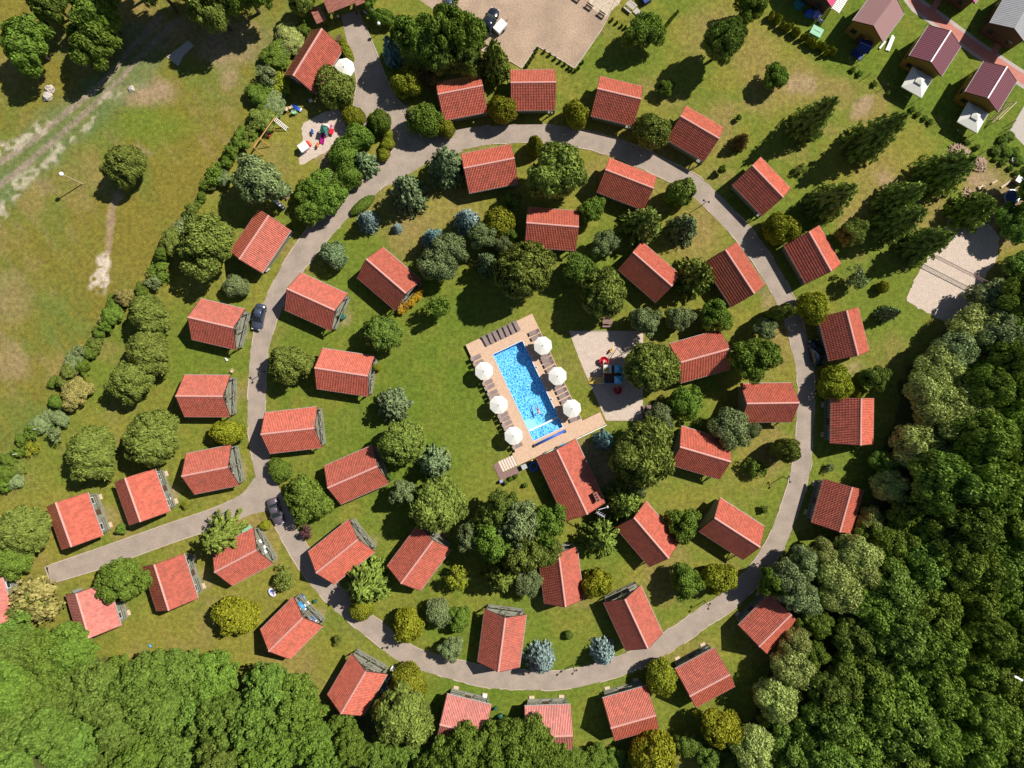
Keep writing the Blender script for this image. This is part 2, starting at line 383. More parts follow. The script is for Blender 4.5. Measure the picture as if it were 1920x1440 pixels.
    for x, y in ((456, 625), (440, 745), (456, 872), (607, 806), (650, 592), (505, 1038), (600, 1150), (716, 1246), (328, 930), (203, 975), (379, 1085), (238, 1150), (700, 1010), (835, 1000), (770, 545)):
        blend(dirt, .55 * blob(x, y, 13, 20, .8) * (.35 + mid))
    C *= (.86 + .28 * fine)[..., None]
    V = np.stack([X, Y, np.zeros_like(X)], -1).reshape(-1, 3)
    i = np.arange(ny - 1)[:, None] * nx + np.arange(nx - 1)[None, :]
    Q = np.stack([i, i + 1, i + nx + 1, i + nx], -1).reshape(-1, 4)
    ctr = V[Q].mean(1); v_, u_ = plocal(ctr[:, 0], ctr[:, 1])
    Q = Q[~((v_ > -.4) & (v_ < 5.5) & (u_ > -.4) & (u_ < 15.5))]     # the pool's pit
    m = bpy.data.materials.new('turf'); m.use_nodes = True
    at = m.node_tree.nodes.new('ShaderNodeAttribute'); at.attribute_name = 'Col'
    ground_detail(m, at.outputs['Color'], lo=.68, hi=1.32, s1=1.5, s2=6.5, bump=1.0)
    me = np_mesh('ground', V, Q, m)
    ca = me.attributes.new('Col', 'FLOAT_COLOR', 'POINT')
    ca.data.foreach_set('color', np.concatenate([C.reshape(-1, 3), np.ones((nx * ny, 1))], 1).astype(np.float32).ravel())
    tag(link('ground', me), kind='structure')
make_ground()

# ------------------------------------------------------------------ paths, parking and sand
def catmull(P, step=8.0, closed=False):
    P = [np.array(p, float) for p in P]; n = len(P); out = []
    for i in range(n if closed else n - 1):
        a, b, c, d = (P[(i - 1) % n], P[i], P[(i + 1) % n], P[(i + 2) % n]) if closed else (P[max(i - 1, 0)], P[i], P[i + 1], P[min(i + 2, n - 1)])
        k = max(2, int(np.hypot(*(c - b)[:2]) / step))
        for t in np.arange(k) / k:
            out.append(.5 * ((2 * b) + (-a + c) * t + (2 * a - 5 * b + 4 * c - d) * t * t + (-a + 3 * b - 3 * c + d) * t ** 3))
    if not closed: out.append(P[-1])
    return np.array(out)
def edges(L, closed):
    T = np.roll(L[:, :2], -1, 0) - np.roll(L[:, :2], 1, 0) if closed else np.gradient(L[:, :2], axis=0)
    T /= np.linalg.norm(T, axis=1)[:, None]; N = np.stack([T[:, 1], -T[:, 0]], 1)
    return L[:, :2] + N * L[:, 2:3] / 2, L[:, :2] - N * L[:, 2:3] / 2
def strip_mesh(name, A, B, closed, m, z, thick=0.0):
    mb = MB(); n = len(A)
    vs = [(*up(*p), z) for p in A] + [(*up(*p), z) for p in B]
    fs = [(i, (i + 1) % n, n + (i + 1) % n, n + i) for i in range(n if closed else n - 1)]
    if thick:
        k = len(vs); vs += [(x, y, z - thick) for x, y, z in vs]
        fs += [(i, (i + 1) % n, k + (i + 1) % n, k + i) for i in range(n if closed else n - 1)] + [(n + i, n + (i + 1) % n, k + n + (i + 1) % n, k + n + i) for i in range(n if closed else n - 1)]
    mb.add(vs, fs); o = mb.build(name, m); return tag(o, kind='structure')
RING = [(905, 255, 36), (960, 251, 34), (1038, 252, 35), (1122, 267, 36), (1200, 295, 37), (1281, 335, 36), (1318, 361, 37), (1393, 438, 37), (1440, 503, 37), (1478, 576, 34), (1501, 653, 34),
        (1511, 714, 33), (1508, 820, 33), (1497, 900, 37), (1463, 1000, 36), (1420, 1072, 37), (1363, 1128, 38), (1317, 1158, 38), (1271, 1191, 38), (1200, 1233, 38), (1146, 1253, 38), (1060, 1274, 36), (960, 1273, 39),
        (890, 1264, 40), (770, 1229, 38), (704, 1182, 40), (650, 1137, 40), (600, 1086, 40), (556, 1025, 37), (530, 975, 36), (503, 910, 36), (488, 850, 34), (481, 790, 34), (482, 720, 33), (488, 650, 34), (510, 577, 36), (545, 508, 39), (587, 450, 43),
        (630, 402, 42), (674, 362, 42), (722, 322, 44), (775, 288, 48), (840, 266, 42)]
RL = catmull(RING, 9, True); RA, RB = edges(RL, True)
RJ = np.random.RandomState(8); RA = RA + RJ.normal(0, .55, RA.shape); RB = RB + RJ.normal(0, .55, RB.shape)
strip_mesh('path', RA, RB, True, M['paving'], .008)
BR = catmull([(92, 1078, 30), (100, 1075, 34), (190, 1046, 38), (310, 1003, 37), (412, 968, 38), (465, 944, 44), (498, 925, 74), (520, 915, 84)], 9); BA, BB = edges(BR, False)
strip_mesh('path', BA, BB, False, M['paving'], .012)
JUN = [(640, 30), (672, 18), (686, 50), (705, 95), (722, 140), (742, 182), (765, 203), (800, 198), (806, 208), (790, 222), (800, 240), (838, 252), (868, 284), (835, 296), (800, 306), (770, 325), (735, 345), (702, 357), (662, 362), (690, 326), (728, 297), (734, 275), (731, 245), (722, 222),
       (712, 208), (692, 212), (688, 240), (668, 238), (663, 190), (668, 150), (655, 100)]
mb = MB(); mb.add([(*up(*p), .016) for p in JUN], [tuple(range(len(JUN)))]); tag(mb.build('driveway', M['paving']), kind='structure')
def kerb(line, skip=(), wpx=1.5, z=.07):
    L = np.array([(*p[:2], wpx) for p in line]); A, B = edges(L, False); seg = []
    def flush():
        nonlocal seg
        if len(seg) > 1: strip_mesh('kerb', A[seg], B[seg], False, M['kerb'], z, .06)
        seg = []
    for i, p in enumerate(L):
        if any(np.hypot(p[0] - x, p[1] - y) < r for x, y, r in skip) or (len(line) > 60 and vnoise(np.array(p[0] / 9.), np.array(p[1] / 9.), 2.0, 3) < .38): flush()
        else: seg.append(i)
    flush()
kerb(np.vstack([RA, RA[:1]]), [(490, 925, 62), (800, 262, 62), (760, 300, 50), (850, 240, 30)]); kerb(np.vstack([RB, RB[:1]]), [(490, 925, 62), (800, 262, 62), (760, 300, 50), (850, 240, 30)])
kerb(BA[:-9]); kerb(BB[:-9]); kerb([BA[0], BB[0]])
kerb(catmull([(686, 50), (705, 95), (722, 140), (742, 182), (765, 203)], 8)); kerb(catmull([(652, 80), (668, 150), (663, 190), (668, 238)], 8)); kerb(catmull([(712, 208), (731, 245), (734, 275), (728, 297), (690, 326)], 8))

def sheet(name, poly, m, z, kind='structure'):
    mb = MB(); mb.add([(*up(*p), z) for p in poly], [tuple(range(len(poly)))]); return tag(mb.build(name, m), kind=kind)
def smooth_poly(P, st=6): return [tuple(p) for p in catmull([(*p, 0) for p in P], st, True)[:, :2]]
def ragged(P, amp, seed, st=5):
    rn = random.Random(seed); return [(x + rn.uniform(-amp, amp), y + rn.uniform(-amp, amp)) for x, y in smooth_poly(P, st)]
PARK = [(787, -60), (787, 0), (815, 20), (860, 62), (930, 112), (957, 115), (978, 128), (1007, 86), (1077, 128), (1092, 108), (1127, 57), (1137, 38), (1172, -60)]
sheet('parking_ground', PARK, M['gravel'], .012)
sheet('chip_ground', ragged([(1094, -60), (1172, -60), (1166, -5), (1148, 18), (1133, 34), (1122, 26), (1104, 2)], 1.5, 3), M['chips'], .018)
kerb(catmull([(815, 20, 0), (860, 62, 0), (930, 112, 0), (957, 115, 0)], 12), wpx=1.6, z=.12)
for a, b in (((957, 115), (978, 128)), ((978, 128), (1007, 86)), ((1007, 86), (1077, 128)), ((1077, 128), (1092, 108)), ((1092, 108), (1127, 57)), ((1127, 57), (1137, 38)), ((1137, 38), (1172, -40))):
    kerb([a, ((a[0] + b[0]) / 2, (a[1] + b[1]) / 2), b], wpx=1.8, z=.12)
sheet('volleyball_sand', ragged([(1784, 402), (1815, 405), (1850, 418), (1872, 442), (1870, 480), (1852, 512), (1838, 540), (1806, 590), (1775, 601), (1742, 588), (1701, 563), (1706, 545), (1728, 500), (1768, 440)], 2, 5), M['sand'], .014)
PLAY = [(1067, 621), (1206, 621), (1205, 787), (1136, 787), (1116, 742), (1098, 702), (1084, 668)]
sheet('playground_sand', PLAY, M['sand'], .014)
kerb([(1067, 621), (1136, 621), (1206, 621)], z=.1); kerb([(1136, 788), (1170, 788), (1205, 788)], wpx=1.8, z=.1)
sheet('play_sand', ragged([(566, 236), (585, 222), (610, 210), (632, 205), (646, 222), (650, 248), (640, 262), (622, 278), (598, 292), (563, 308), (562, 290), (568, 262)], 1.5, 6), M['sand'], .014)
NP = [(1690, -30), (1720, 10), (1760, 38), (1830, 90), (1893, 132), (1960, 175)]
L = np.array([(*p, 30) for p in NP]); A, B = edges(L, False); strip_mesh('garden_path', A, B, False, M['greybrick'], .01)
L = np.array([(*p, 17) for p in NP]); A, B = edges(L, False); strip_mesh('garden_path', A, B, False, M['redbrick'], .015)
for a, b in (((1745, 25), (1765, -10)), ((1860, 105), (1884, 62)), ((1900, 42), (1884, 70))):
    L = np.array([(*a, 12), ((a[0] + b[0]) / 2, (a[1] + b[1]) / 2, 12), (*b, 12)]); A, B = edges(L, False); strip_mesh('garden_path', A, B, False, M['redbrick'], .02)
sheet('concrete_yard', [(1893, 245), (1925, 190), (1990, 200), (1990, 310), (1925, 278)], M['concrete'], .012)
tag(MB().prism([up(*p) for p in [(313, 107), (338, 88), (352, 76), (364, 86), (345, 104), (334, 124)]], 0, .08).build('concrete_slab', M['concrete']), 'weathered brown concrete slab lying in the dry meadow', 'slab')

# ------------------------------------------------------------------ swimming pool on its raised terrace (pool frame: x across, y = -along)
PR = empty('swimming_pool', PX, PY, 0, PA, 'long blue swimming pool with a rippled light net, set in a wooden terrace', 'pool')
DZ = .6; WZ = .5
def pb(mb, v0, v1, u0, u1, z0, z1): return mb.box(((v0 + v1) / 2, -(u0 + u1) / 2, (z0 + z1) / 2), (v1 - v0, u1 - u0, z1 - z0))
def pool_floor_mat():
    m = bpy.data.materials.new('pool_painted_light_net'); m.use_nodes = True; t = m.node_tree; b = t.nodes["Principled BSDF"]
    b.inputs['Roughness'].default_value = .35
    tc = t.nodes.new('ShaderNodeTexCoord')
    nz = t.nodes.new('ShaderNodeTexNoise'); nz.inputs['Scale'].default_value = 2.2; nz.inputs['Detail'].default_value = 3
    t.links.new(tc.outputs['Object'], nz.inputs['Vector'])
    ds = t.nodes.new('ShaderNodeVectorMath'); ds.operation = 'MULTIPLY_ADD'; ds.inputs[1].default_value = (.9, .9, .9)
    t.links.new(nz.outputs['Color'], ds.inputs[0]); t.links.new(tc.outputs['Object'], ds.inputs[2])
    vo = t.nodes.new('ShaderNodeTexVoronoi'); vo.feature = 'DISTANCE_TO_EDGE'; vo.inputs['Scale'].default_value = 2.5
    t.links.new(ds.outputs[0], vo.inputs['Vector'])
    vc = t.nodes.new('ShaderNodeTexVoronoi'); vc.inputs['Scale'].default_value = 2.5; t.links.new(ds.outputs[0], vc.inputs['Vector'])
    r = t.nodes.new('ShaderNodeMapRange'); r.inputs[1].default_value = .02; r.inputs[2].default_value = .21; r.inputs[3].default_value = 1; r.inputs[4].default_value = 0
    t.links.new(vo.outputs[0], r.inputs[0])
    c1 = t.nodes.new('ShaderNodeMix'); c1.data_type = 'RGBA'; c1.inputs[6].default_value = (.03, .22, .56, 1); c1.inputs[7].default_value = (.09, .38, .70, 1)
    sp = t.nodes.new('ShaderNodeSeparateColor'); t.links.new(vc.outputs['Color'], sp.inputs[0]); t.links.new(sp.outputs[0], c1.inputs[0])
    c2 = t.nodes.new('ShaderNodeMix'); c2.data_type = 'RGBA'; t.links.new(r.outputs[0], c2.inputs[0]); t.links.new(c1.outputs[2], c2.inputs[6]); c2.inputs[7].default_value = (.66, .85, .95, 1)  # pale cell edges: the sun's ripple net painted into the floor colour
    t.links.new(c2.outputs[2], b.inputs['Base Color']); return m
def water_mat():
    m = bpy.data.materials.new('pool_water'); m.use_nodes = True; t = m.node_tree
    for n in list(t.nodes): t.nodes.remove(n)
    out = t.nodes.new('ShaderNodeOutputMaterial'); tr = t.nodes.new('ShaderNodeBsdfTransparent'); tr.inputs[0].default_value = (.78, .95, .99, 1)
    gl = t.nodes.new('ShaderNodeBsdfGlossy'); gl.inputs['Roughness'].default_value = .06; mx = t.nodes.new('ShaderNodeMixShader')
    fr = t.nodes.new('ShaderNodeFresnel'); fr.inputs[0].default_value = 1.33
    n = t.nodes.new('ShaderNodeTexNoise'); n.inputs['Scale'].default_value = 2.5; n.inputs['Detail'].default_value = 3
    bp = t.nodes.new('ShaderNodeBump'); bp.inputs['Strength'].default_value = .5; bp.inputs['Distance'].default_value = .1
    tc = t.nodes.new('ShaderNodeTexCoord'); t.links.new(tc.outputs['Object'], n.inputs['Vector']); t.links.new(n.outputs[0], bp.inputs['Height'])
    t.links.new(bp.outputs[0], gl.inputs['Normal']); t.links.new(bp.outputs[0], fr.inputs['Normal'])
    t.links.new(fr.outputs[0], mx.inputs[0]); t.links.new(tr.outputs[0], mx.inputs[1]); t.links.new(gl.outputs[0], mx.inputs[2]); t.links.new(mx.outputs[0], out.inputs[0])
    return m
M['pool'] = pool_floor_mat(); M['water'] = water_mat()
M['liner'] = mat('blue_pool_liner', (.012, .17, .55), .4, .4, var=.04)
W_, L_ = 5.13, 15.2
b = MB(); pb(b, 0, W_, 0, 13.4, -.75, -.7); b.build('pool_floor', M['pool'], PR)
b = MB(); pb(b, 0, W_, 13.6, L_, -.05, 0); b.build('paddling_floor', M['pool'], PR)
b = MB(); pb(b, -.12, 0, -.12, L_ + .12, -.75, DZ - .015); pb(b, W_, W_ + .12, -.12, L_ + .12, -.75, DZ - .015); pb(b, 0, W_, -.12, 0, -.75, DZ - .015); pb(b, 0, W_, L_, L_ + .12, -.75, DZ - .015); b.build('pool_wall', M['liner'], PR)
b = MB(); pb(b, .003, W_ - .003, 13.38, 13.62, -.74, WZ + .04); b.build('dividing_wall', M['white'], PR)
b = MB(); pb(b, .003, 1.58, 12.05, 13.375, -.74, WZ - .12); pb(b, .003, .9, 11.7, 12.045, -.74, WZ - .4); b.build('entry_step', M['white'], PR)
b = MB(); pb(b, .004, W_ - .004, .004, 13.37, WZ - .01, WZ); pb(b, .004, W_ - .004, 13.63, L_ - .004, WZ - .01, WZ); b.build('water', M['water'], PR)
b = MB()
for v0, v1, u0, u1 in ((-.14, -.02, -.14, L_ + .14), (W_ + .02, W_ + .14, -.14, L_ + .14), (-.02, W_ + .02, -.14, -.02), (-.02, W_ + .02, L_ + .02, L_ + .14)): pb(b, v0, v1, u0, u1, DZ - .012, DZ + .012)
b.build('coping', mat('pale_blue_coping', (.50, .56, .60), .5), PR)
TR = empty('pool_terrace', PX, PY, 0, PA, 'raised pale wooden terrace wrapped round the pool with a stair of slatted steps', 'terrace')
b = MB(); rn = random.Random(4)
def planks(b, v0, v1, u0, u1, along='u', wd=.145):
    t = v0 if along == 'u' else u0; e = v1 if along == 'u' else u1
    while t < e - .02:
        k = min(t + wd, e); z = DZ + rn.uniform(-.006, .003)
        if along == 'u': pb(b, t, k - .008, u0, u1, DZ - .06, z)
        else: pb(b, v0, v1, t, k - .008, DZ - .06, z)
        t = k
planks(b, -3.35, 8.45, -3.3, -.14, 'v'); planks(b, -3.35, -.14, -.14, 15.34, 'u'); planks(b, 5.27, 8.45, -.14, 15.34, 'u'); planks(b, -3.45, 8.45, 15.34, 15.62, 'v'); planks(b, -4.0, 11.6, 15.62, 17.75, 'u')
b.build('boards', M['deckwood'], TR)
b = MB()
for v0, v1, u0, u1 in ((-3.38, -.15, -3.33, 15.6), (5.28, 8.48, -3.33, 15.6), (-.15, 5.28, -3.33, -.15), (-3.98, 11.58, 15.6, 17.78)): pb(b, v0, v1, u0, u1, .01, DZ - .065)
b.build('skirting', M['mauvewood'], TR)
b = MB()
for i in range(6): pb(b, -6.62 + i * .44, -6.62 + i * .44 + .36, 15.9, 17.72, 0, .09 * (i + 1) + .0)
b.build('step', M['stepwood'], TR)
b = MB()
for v in (-1.2, 3.2, 7.4, 11.5): b.cyl((v, -17.85, 0), (v, -17.85, 1.35), .05, n=8)
b.bar((-2.0, -17.85, 1.3), (11.6, -17.85, 1.3), .09, .07); b.bar((-2.0, -17.85, .9), (11.6, -17.85, .9), .06, .05)
b.build('railing', M['white'], TR)
b = MB().prism([up(*p) for p in ((924.5, 872), (935, 866), (942.7, 887), (971, 874), (976, 887), (938, 900))], 0, .07); tag(b.build('terrace_landing', M['mauvewood']), 'low mauve brown board landing at the foot of the terrace steps', 'landing')
def pq(v, u): c, s = math.cos(PA), math.sin(PA); return PX + v * c + u * s, PY + v * s - u * c
x, y = pq(-.35, 15.97); rl = empty('pool_cover_roller', x, y, DZ, PA, 'rolled blue pool cover lying along the terrace below the paddling pool', 'pool cover')
MB().cyl((.3, 0, .27), (5.55, 0.08, .27), .21, n=14).build('cover_roll', M['royal'], rl, True)
for xx in (.14, 5.62): MB().cyl((xx, 0, .27), (xx + .1, 0, .27), .26, n=14).build('end_wheel', M['mauvewood'], rl)
# loungers
lg = empty('sun_lounger', 0, 0, 0)
b = MB(); b.box((0, 0, .30), (1.25, .62, .09)); b.build('seat', M['lounge'], lg)
b = MB(); b.bar((-.6, 0, .30), (-1.12, 0, .52), .62, .08); b.build('backrest', M['lounge'], lg)
for sx in (-.5, .55):
    for sy in (-.26, .26): MB().box((sx, sy, .13), (.07, .06, .26)).build('leg', M['dark'], lg)
LG = []
for i in range(7): LG.append((-.1 + i * .91, -2.3, -90, 'top row'))
for i, u in enumerate((-.76, .18, 3.6, 4.4, 5.45, 6.2, 9.36, 10.1, 10.9, 11.7, 14.85)): LG.append((-2.45, u, 0, 'west'))
for i, u in enumerate((-.46, .40, 3.7, 4.4, 5.15, 6.0, 9.05, 9.85, 10.7, 11.55, 14.85)): LG.append((7.2, u, 180, 'east'))
for i, (v, u, a, s) in enumerate(LG):
    o = lg if i == 0 else copy_tree(lg); x, y = pq(v, u); o.location = (x, y, DZ); o.rotation_euler = (0, 0, PA + R(a) + R(random.Random(i).uniform(-4, 4)))
    lab = {'top row': 'grey brown sun lounger in the row of seven at the top end of the pool', 'west': 'grey brown sun lounger along the lawn side edge of the pool terrace', 'east': 'grey brown sun lounger along the playground side edge of the pool terrace'}[s]
    tag(o, lab, 'sun lounger', {'top row': 'loungers in a row above the pool', 'west': 'loungers on the lawn side of the pool', 'east': 'loungers on the playground side of the pool'}[s])
# parasols
def canopy(r, z0, z1, n=8, th=.02):
    b = MB(); vs = [(0, 0, z1)]
    for i in range(n): t = 2 * math.pi * (i + .5) / n; vs.append((r * math.cos(t), r * math.sin(t), z0))
    for i in range(n): t = 2 * math.pi * (i + .5) / n; vs.append((r * math.cos(t), r * math.sin(t), z0 - .16))
    fs = [(0, 1 + i, 1 + (i + 1) % n) for i in range(n)] + [(1 + i, 1 + n + i, 1 + n + (i + 1) % n, 1 + (i + 1) % n) for i in range(n)]
    return b.add(vs, fs)
um = empty('parasol', 0, 0, 0)
MB().cyl((0, 0, 0), (0, 0, 2.7), .03).build('pole', M['dark'], um); MB().cyl((0, 0, 0), (0, 0, .1), .28, n=12).build('base', M['concrete'], um)
canopy(1.5, 2.2, 2.66).build('canopy', M['cream'], um); MB().ball((0, 0, 2.71), .07).build('finial', M['dark'], um)
UMB = [(1018, 648, 'topmost cream octagonal parasol on the playground side of the pool'), (1045.5, 705, 'middle cream octagonal parasol on the playground side of the pool'), (1072.5, 766, 'bottom cream octagonal parasol on the playground side of the pool'),
       (907.5, 695.5, 'topmost cream octagonal parasol on the lawn side of the pool'), (935, 759, 'middle cream octagonal parasol on the lawn side of the pool'), (963, 817, 'bottom cream octagonal parasol on the lawn side of the pool')]
for i, (px, py, lab) in enumerate(UMB):
    o = um if i == 0 else copy_tree(um); x, y = up(px, py, 2.9); o.location = (x, y, DZ); o.rotation_euler = (0, 0, R(random.Random(i).uniform(0, 8))); tag(o, lab, 'parasol', 'cream parasols round the pool')
o = copy_tree(um); x, y = up(645, 126, 2.5); o.location = (x, y, .0); o.scale = (1.1, 1.1, 1.0); o.rotation_euler = (0, 0, .2); tag(o, 'large cream parasol beside the red roofed reception house', 'parasol')
dl = empty('terrace_light', 0, 0, 0); MB().cyl((0, 0, 0), (0, 0, .12), .06).build('stem', M['steel'], dl); MB().ball((0, 0, .2), .12).build('globe', M['white'], dl, True)
for i, (px, py) in enumerate(((988, 647.7), (998, 667.5), (1007, 687.8), (1016, 708), (1025.6, 728), (1035, 747.7), (1044.8, 768), (1054, 788))):
    o = dl if i == 0 else copy_tree(dl); x, y = up(px, py, DZ + .2); o.location = (x, y, DZ); tag(o, 'small white globe light on the terrace along the deep side of the pool', 'light', 'globe lights along the pool edge')
# ------------------------------------------------------------------ cabins
def tile_roof(L, W, hr, he, style='tile', seed=1):
    """both slopes as real pantiles: rolls across, a step at the foot of each row"""
    hw = W / 2; sl = math.hypot(hw, hr - he); V = []; Q = []; A = []; rg = np.random.RandomState(seed)
    if style == 'tile': nc = int(round(L / .26)); nr = int(round(sl / .42)); per = 4; off = np.array([0, .03, .09, .055]); stepz = .05
    elif style == 'metal': nc = int(round(L / .3)); nr = 1; per = 4; off = np.array([0, .0, .03, .03]); stepz = 0
    else: nc = int(round(L / .5)); nr = int(round(sl / .3)); per = 1; off = np.array([0.0]); stepz = .02
    xs = np.linspace(-L / 2, L / 2, nc * per + 1); o = np.concatenate([np.tile(off, nc), off[:1]])
    for s in (-1, 1):
        ny, nz = s * (hr - he) / sl, hw / sl          # outward normal (y, z)
        for r in range(nr):
            rows = []
            for t, dz in ((r / nr, 0.0), ((r + 1) / nr, stepz)):
                k = t; y = s * hw * k; z = hr - (hr - he) * k; d = o + dz
                base = len(V); V += [(x, y + ny * e, z + nz * e) for x, e in zip(xs, d)]; rows.append(base)
            tv = rg.rand(nc)
            for i in range(nc * per):
                q = (rows[0] + i, rows[0] + i + 1, rows[1] + i + 1, rows[1] + i)
                Q.append(q if s > 0 else q[::-1]); A.append(tv[i // per])
            if stepz and r < nr - 1:
                base = len(V); y = s * hw * (r + 1) / nr; z = hr - (hr - he) * (r + 1) / nr
                V += [(x, y + ny * e, z + nz * e) for x, e in zip(xs, o - .01)]
                for i in range(nc * per):
                    q = (rows[1] + i, rows[1] + i + 1, base + i + 1, base + i); Q.append(q if s > 0 else q[::-1]); A.append(tv[i // per])
        # soffit boards under the slope
        b0 = len(V); t = .10
        for x in (-L / 2 + .02, L / 2 - .02):
            for k in (0, 1): V.append((x, s * hw * k * .995, hr - (hr - he) * k - t / (hw / sl)))
        Q.append((b0, b0 + 1, b0 + 3, b0 + 2)); A.append(.3)
    return V, Q, A

def gable_house(name, L, W, hr, he, roof, wall, style='tile', porch='end', over=.45, end_over=1.0, ridge=None, wallx0=.35, seed=1, shutters=True, trim=None):
    rt = empty(name, 0, 0); hw = W / 2; tn = (hr - he) / hw; trim = trim or M['greywood']
    wy = hw - over; xb = L / 2 - (end_over if porch == 'end' else .4); xa = -L / 2 + wallx0
    b = MB(); b.xprism([(-wy, .0), (wy, .0), (wy, hr - wy * tn - .16), (0, hr - .16), (-wy, hr - wy * tn - .16)], xa, xb); b.build('wall', wall, rt)
    V, Q, A = tile_roof(L, W, hr, he, style, seed); rf = link('roof', np_mesh('roof', V, Q, roof, A), rt)
    b = MB()
    if ridge is not None:
        n = int(L / .4)
        for i in range(n):
            x0 = -L / 2 + L * i / n; b.cyl((x0, 0, hr - .03), (x0 + L / n + .02, 0, hr - .045), .16, .175, 8)
        b.build('ridge_cap', ridge, rf)
    b = MB()
    for s in (-1, 1):
        pass
    for x in (-L / 2 - .02, L / 2 + .02): MB().bar((x, -hw - .01, he - .06), (x, 0, hr - .06), .05, .2).bar((x, hw + .01, he - .06), (x, 0, hr - .06), .05, .2).build('barge_board', M['barge'], rf)
    for s in (-1, 1): MB().cyl((-L / 2, s * (hw + .07), he - .05), (L / 2, s * (hw + .07), he - .05), .065, n=8).build('gutter', M['gutter'], rf)
    def window(c, axis, wd=.95, ht=1.0):
        d = (.07, wd, ht) if axis == 'x' else (wd, .07, ht); f = MB().box(c, d).build('window', M['white'] if shutters else trim, rt)
        k = .012; d2 = (.075 + k, wd - .16, ht - .16) if axis == 'x' else (wd - .16, .075 + k, ht - .16); MB().box(c, d2).build('pane', M['glass'], f)
    def door(c, axis):
        d = (.07, .95, 2.0) if axis == 'x' else (.95, .07, 2.0); o = MB().box(c, d).build('door', M['brownwood'], rt)
        q = Vector(c) + Vector((.05, .36, 0) if axis == 'x' else (.36, -.05, 0)); MB().box(q, (.06, .06, .14)).build('handle', M['steel'], o)
    if porch == 'end':
        door((xb + .02, -.2, 1.25), 'x'); window((xb + .02, -wy * .62, 1.45), 'x'); window((xb + .02, wy * .58, 1.45), 'x'); window((xb + .02, 0, 3.15), 'x', .9, .8)
        MB().box(((xb + L / 2 + .1) / 2, 0, .12), (L / 2 + .1 - xb, W - .7, .22)).build('porch_deck', M['greywood'], rt)
        xe = L / 2 - .12
        for s in (-1, 1): MB().bar((xe, s * (wy + .1), .2), (xe, s * (wy + .1), hr - (wy + .1) * tn - .2), .14).build('post', trim, rt)
        MB().bar((xe, 0, .2), (xe, 0, hr - .2), .12).build('post', trim, rt)
        b = MB(); zb = he + .55; b.bar((xe + .012, -hw + .55, zb), (xe + .012, hw - .55, zb), .14)
        for s in (-1, 1): b.bar((xe + .02, s * .1, zb - .7), (xe + .02, s * .9, zb), .1); b.bar((xe + .02, s * .08, zb + .8), (xe + .02, s * 1.0, zb + .02), .1)
        b.build('tie_beam', trim, rt)
        b = MB(); xr = L / 2 + .04
        b.bar((xr, -wy, 1.1), (xr, wy, 1.1), .1, .07); b.bar((xr, -wy, .4), (xr, wy, .4), .07, .06)
        for s in (-1, 1):
            b.bar((xr, s * wy, .2), (xr, s * wy, 1.12), .1)
            b.bar((xr + .012, s * .3, .45), (xr + .012, s * wy, 1.05), .06); b.bar((xr - .012, s * .3, 1.05), (xr - .012, s * wy, .45), .06)
            b.bar((xr, s * .3, .2), (xr, s * .3, 1.1), .09)
        b.build('railing', trim, rt)
        b = MB()
        for s in (-1, 1): b.bar((xe - .3, s * (wy + .08), .9), (xe - .3, s * (hw - .02), he - .12), .1); b.bar((xe - .9, s * (wy + .02), he - .25), (xe - .08, s * (hw - .06), he - .14), .09)
        b.build('eave_brace', trim, rt)
    elif porch == 'side':         # terrace along the -y eave
        yw = -wy; ye = -hw + .02
        door((.2, yw - .02, 1.2), 'y')
        for x in (-L * .3, L * .3): window((x, yw - .02, 1.35), 'y', 1.1, .8)
        MB().box((0, (yw + ye) / 2, .12), (L * .86, yw - ye, .22)).build('porch_deck', M['greywood'], rt)
        b = MB(); xl = L * .43
        for s in (-1, 1):
            b = MB()
            for x in (.9, xl - .05): b.bar((s * x, ye + .08, .2), (s * x, ye + .08, 1.02), .09)
            b.bar((s * .9, ye + .08, 1.0), (s * (xl - .05), ye + .08, 1.0), .1, .07); b.bar((s * .9, ye + .08, .5), (s * (xl - .05), ye + .08, .5), .07, .05)
            b.build('railing', trim, rt)
        for s in (-1, 1): MB().box((s * L * .33, ye - .25, .07), (.85, .45, .13)).build('step', M['palewood'], rt)
        window((xb + .02, 0, 3.0), 'x', .9, .8)
        for s in (-1, 1): MB().bar((s * (L / 2 - .6), -hw + .25, .2), (s * (L / 2 - .6), -hw + .25, he - .02), .12).build('post', trim, rt)
    else:
        door((xb + .02, 0, 1.0), 'x'); window((xb + .02, -wy * .6, 1.45), 'x'); window((xb + .02, wy * .6, 1.45), 'x')
        for x in (-L * .25, L * .25): window((x, wy + .02, 1.5), 'y'); window((x, -wy - .02, 1.5), 'y')
    return rt

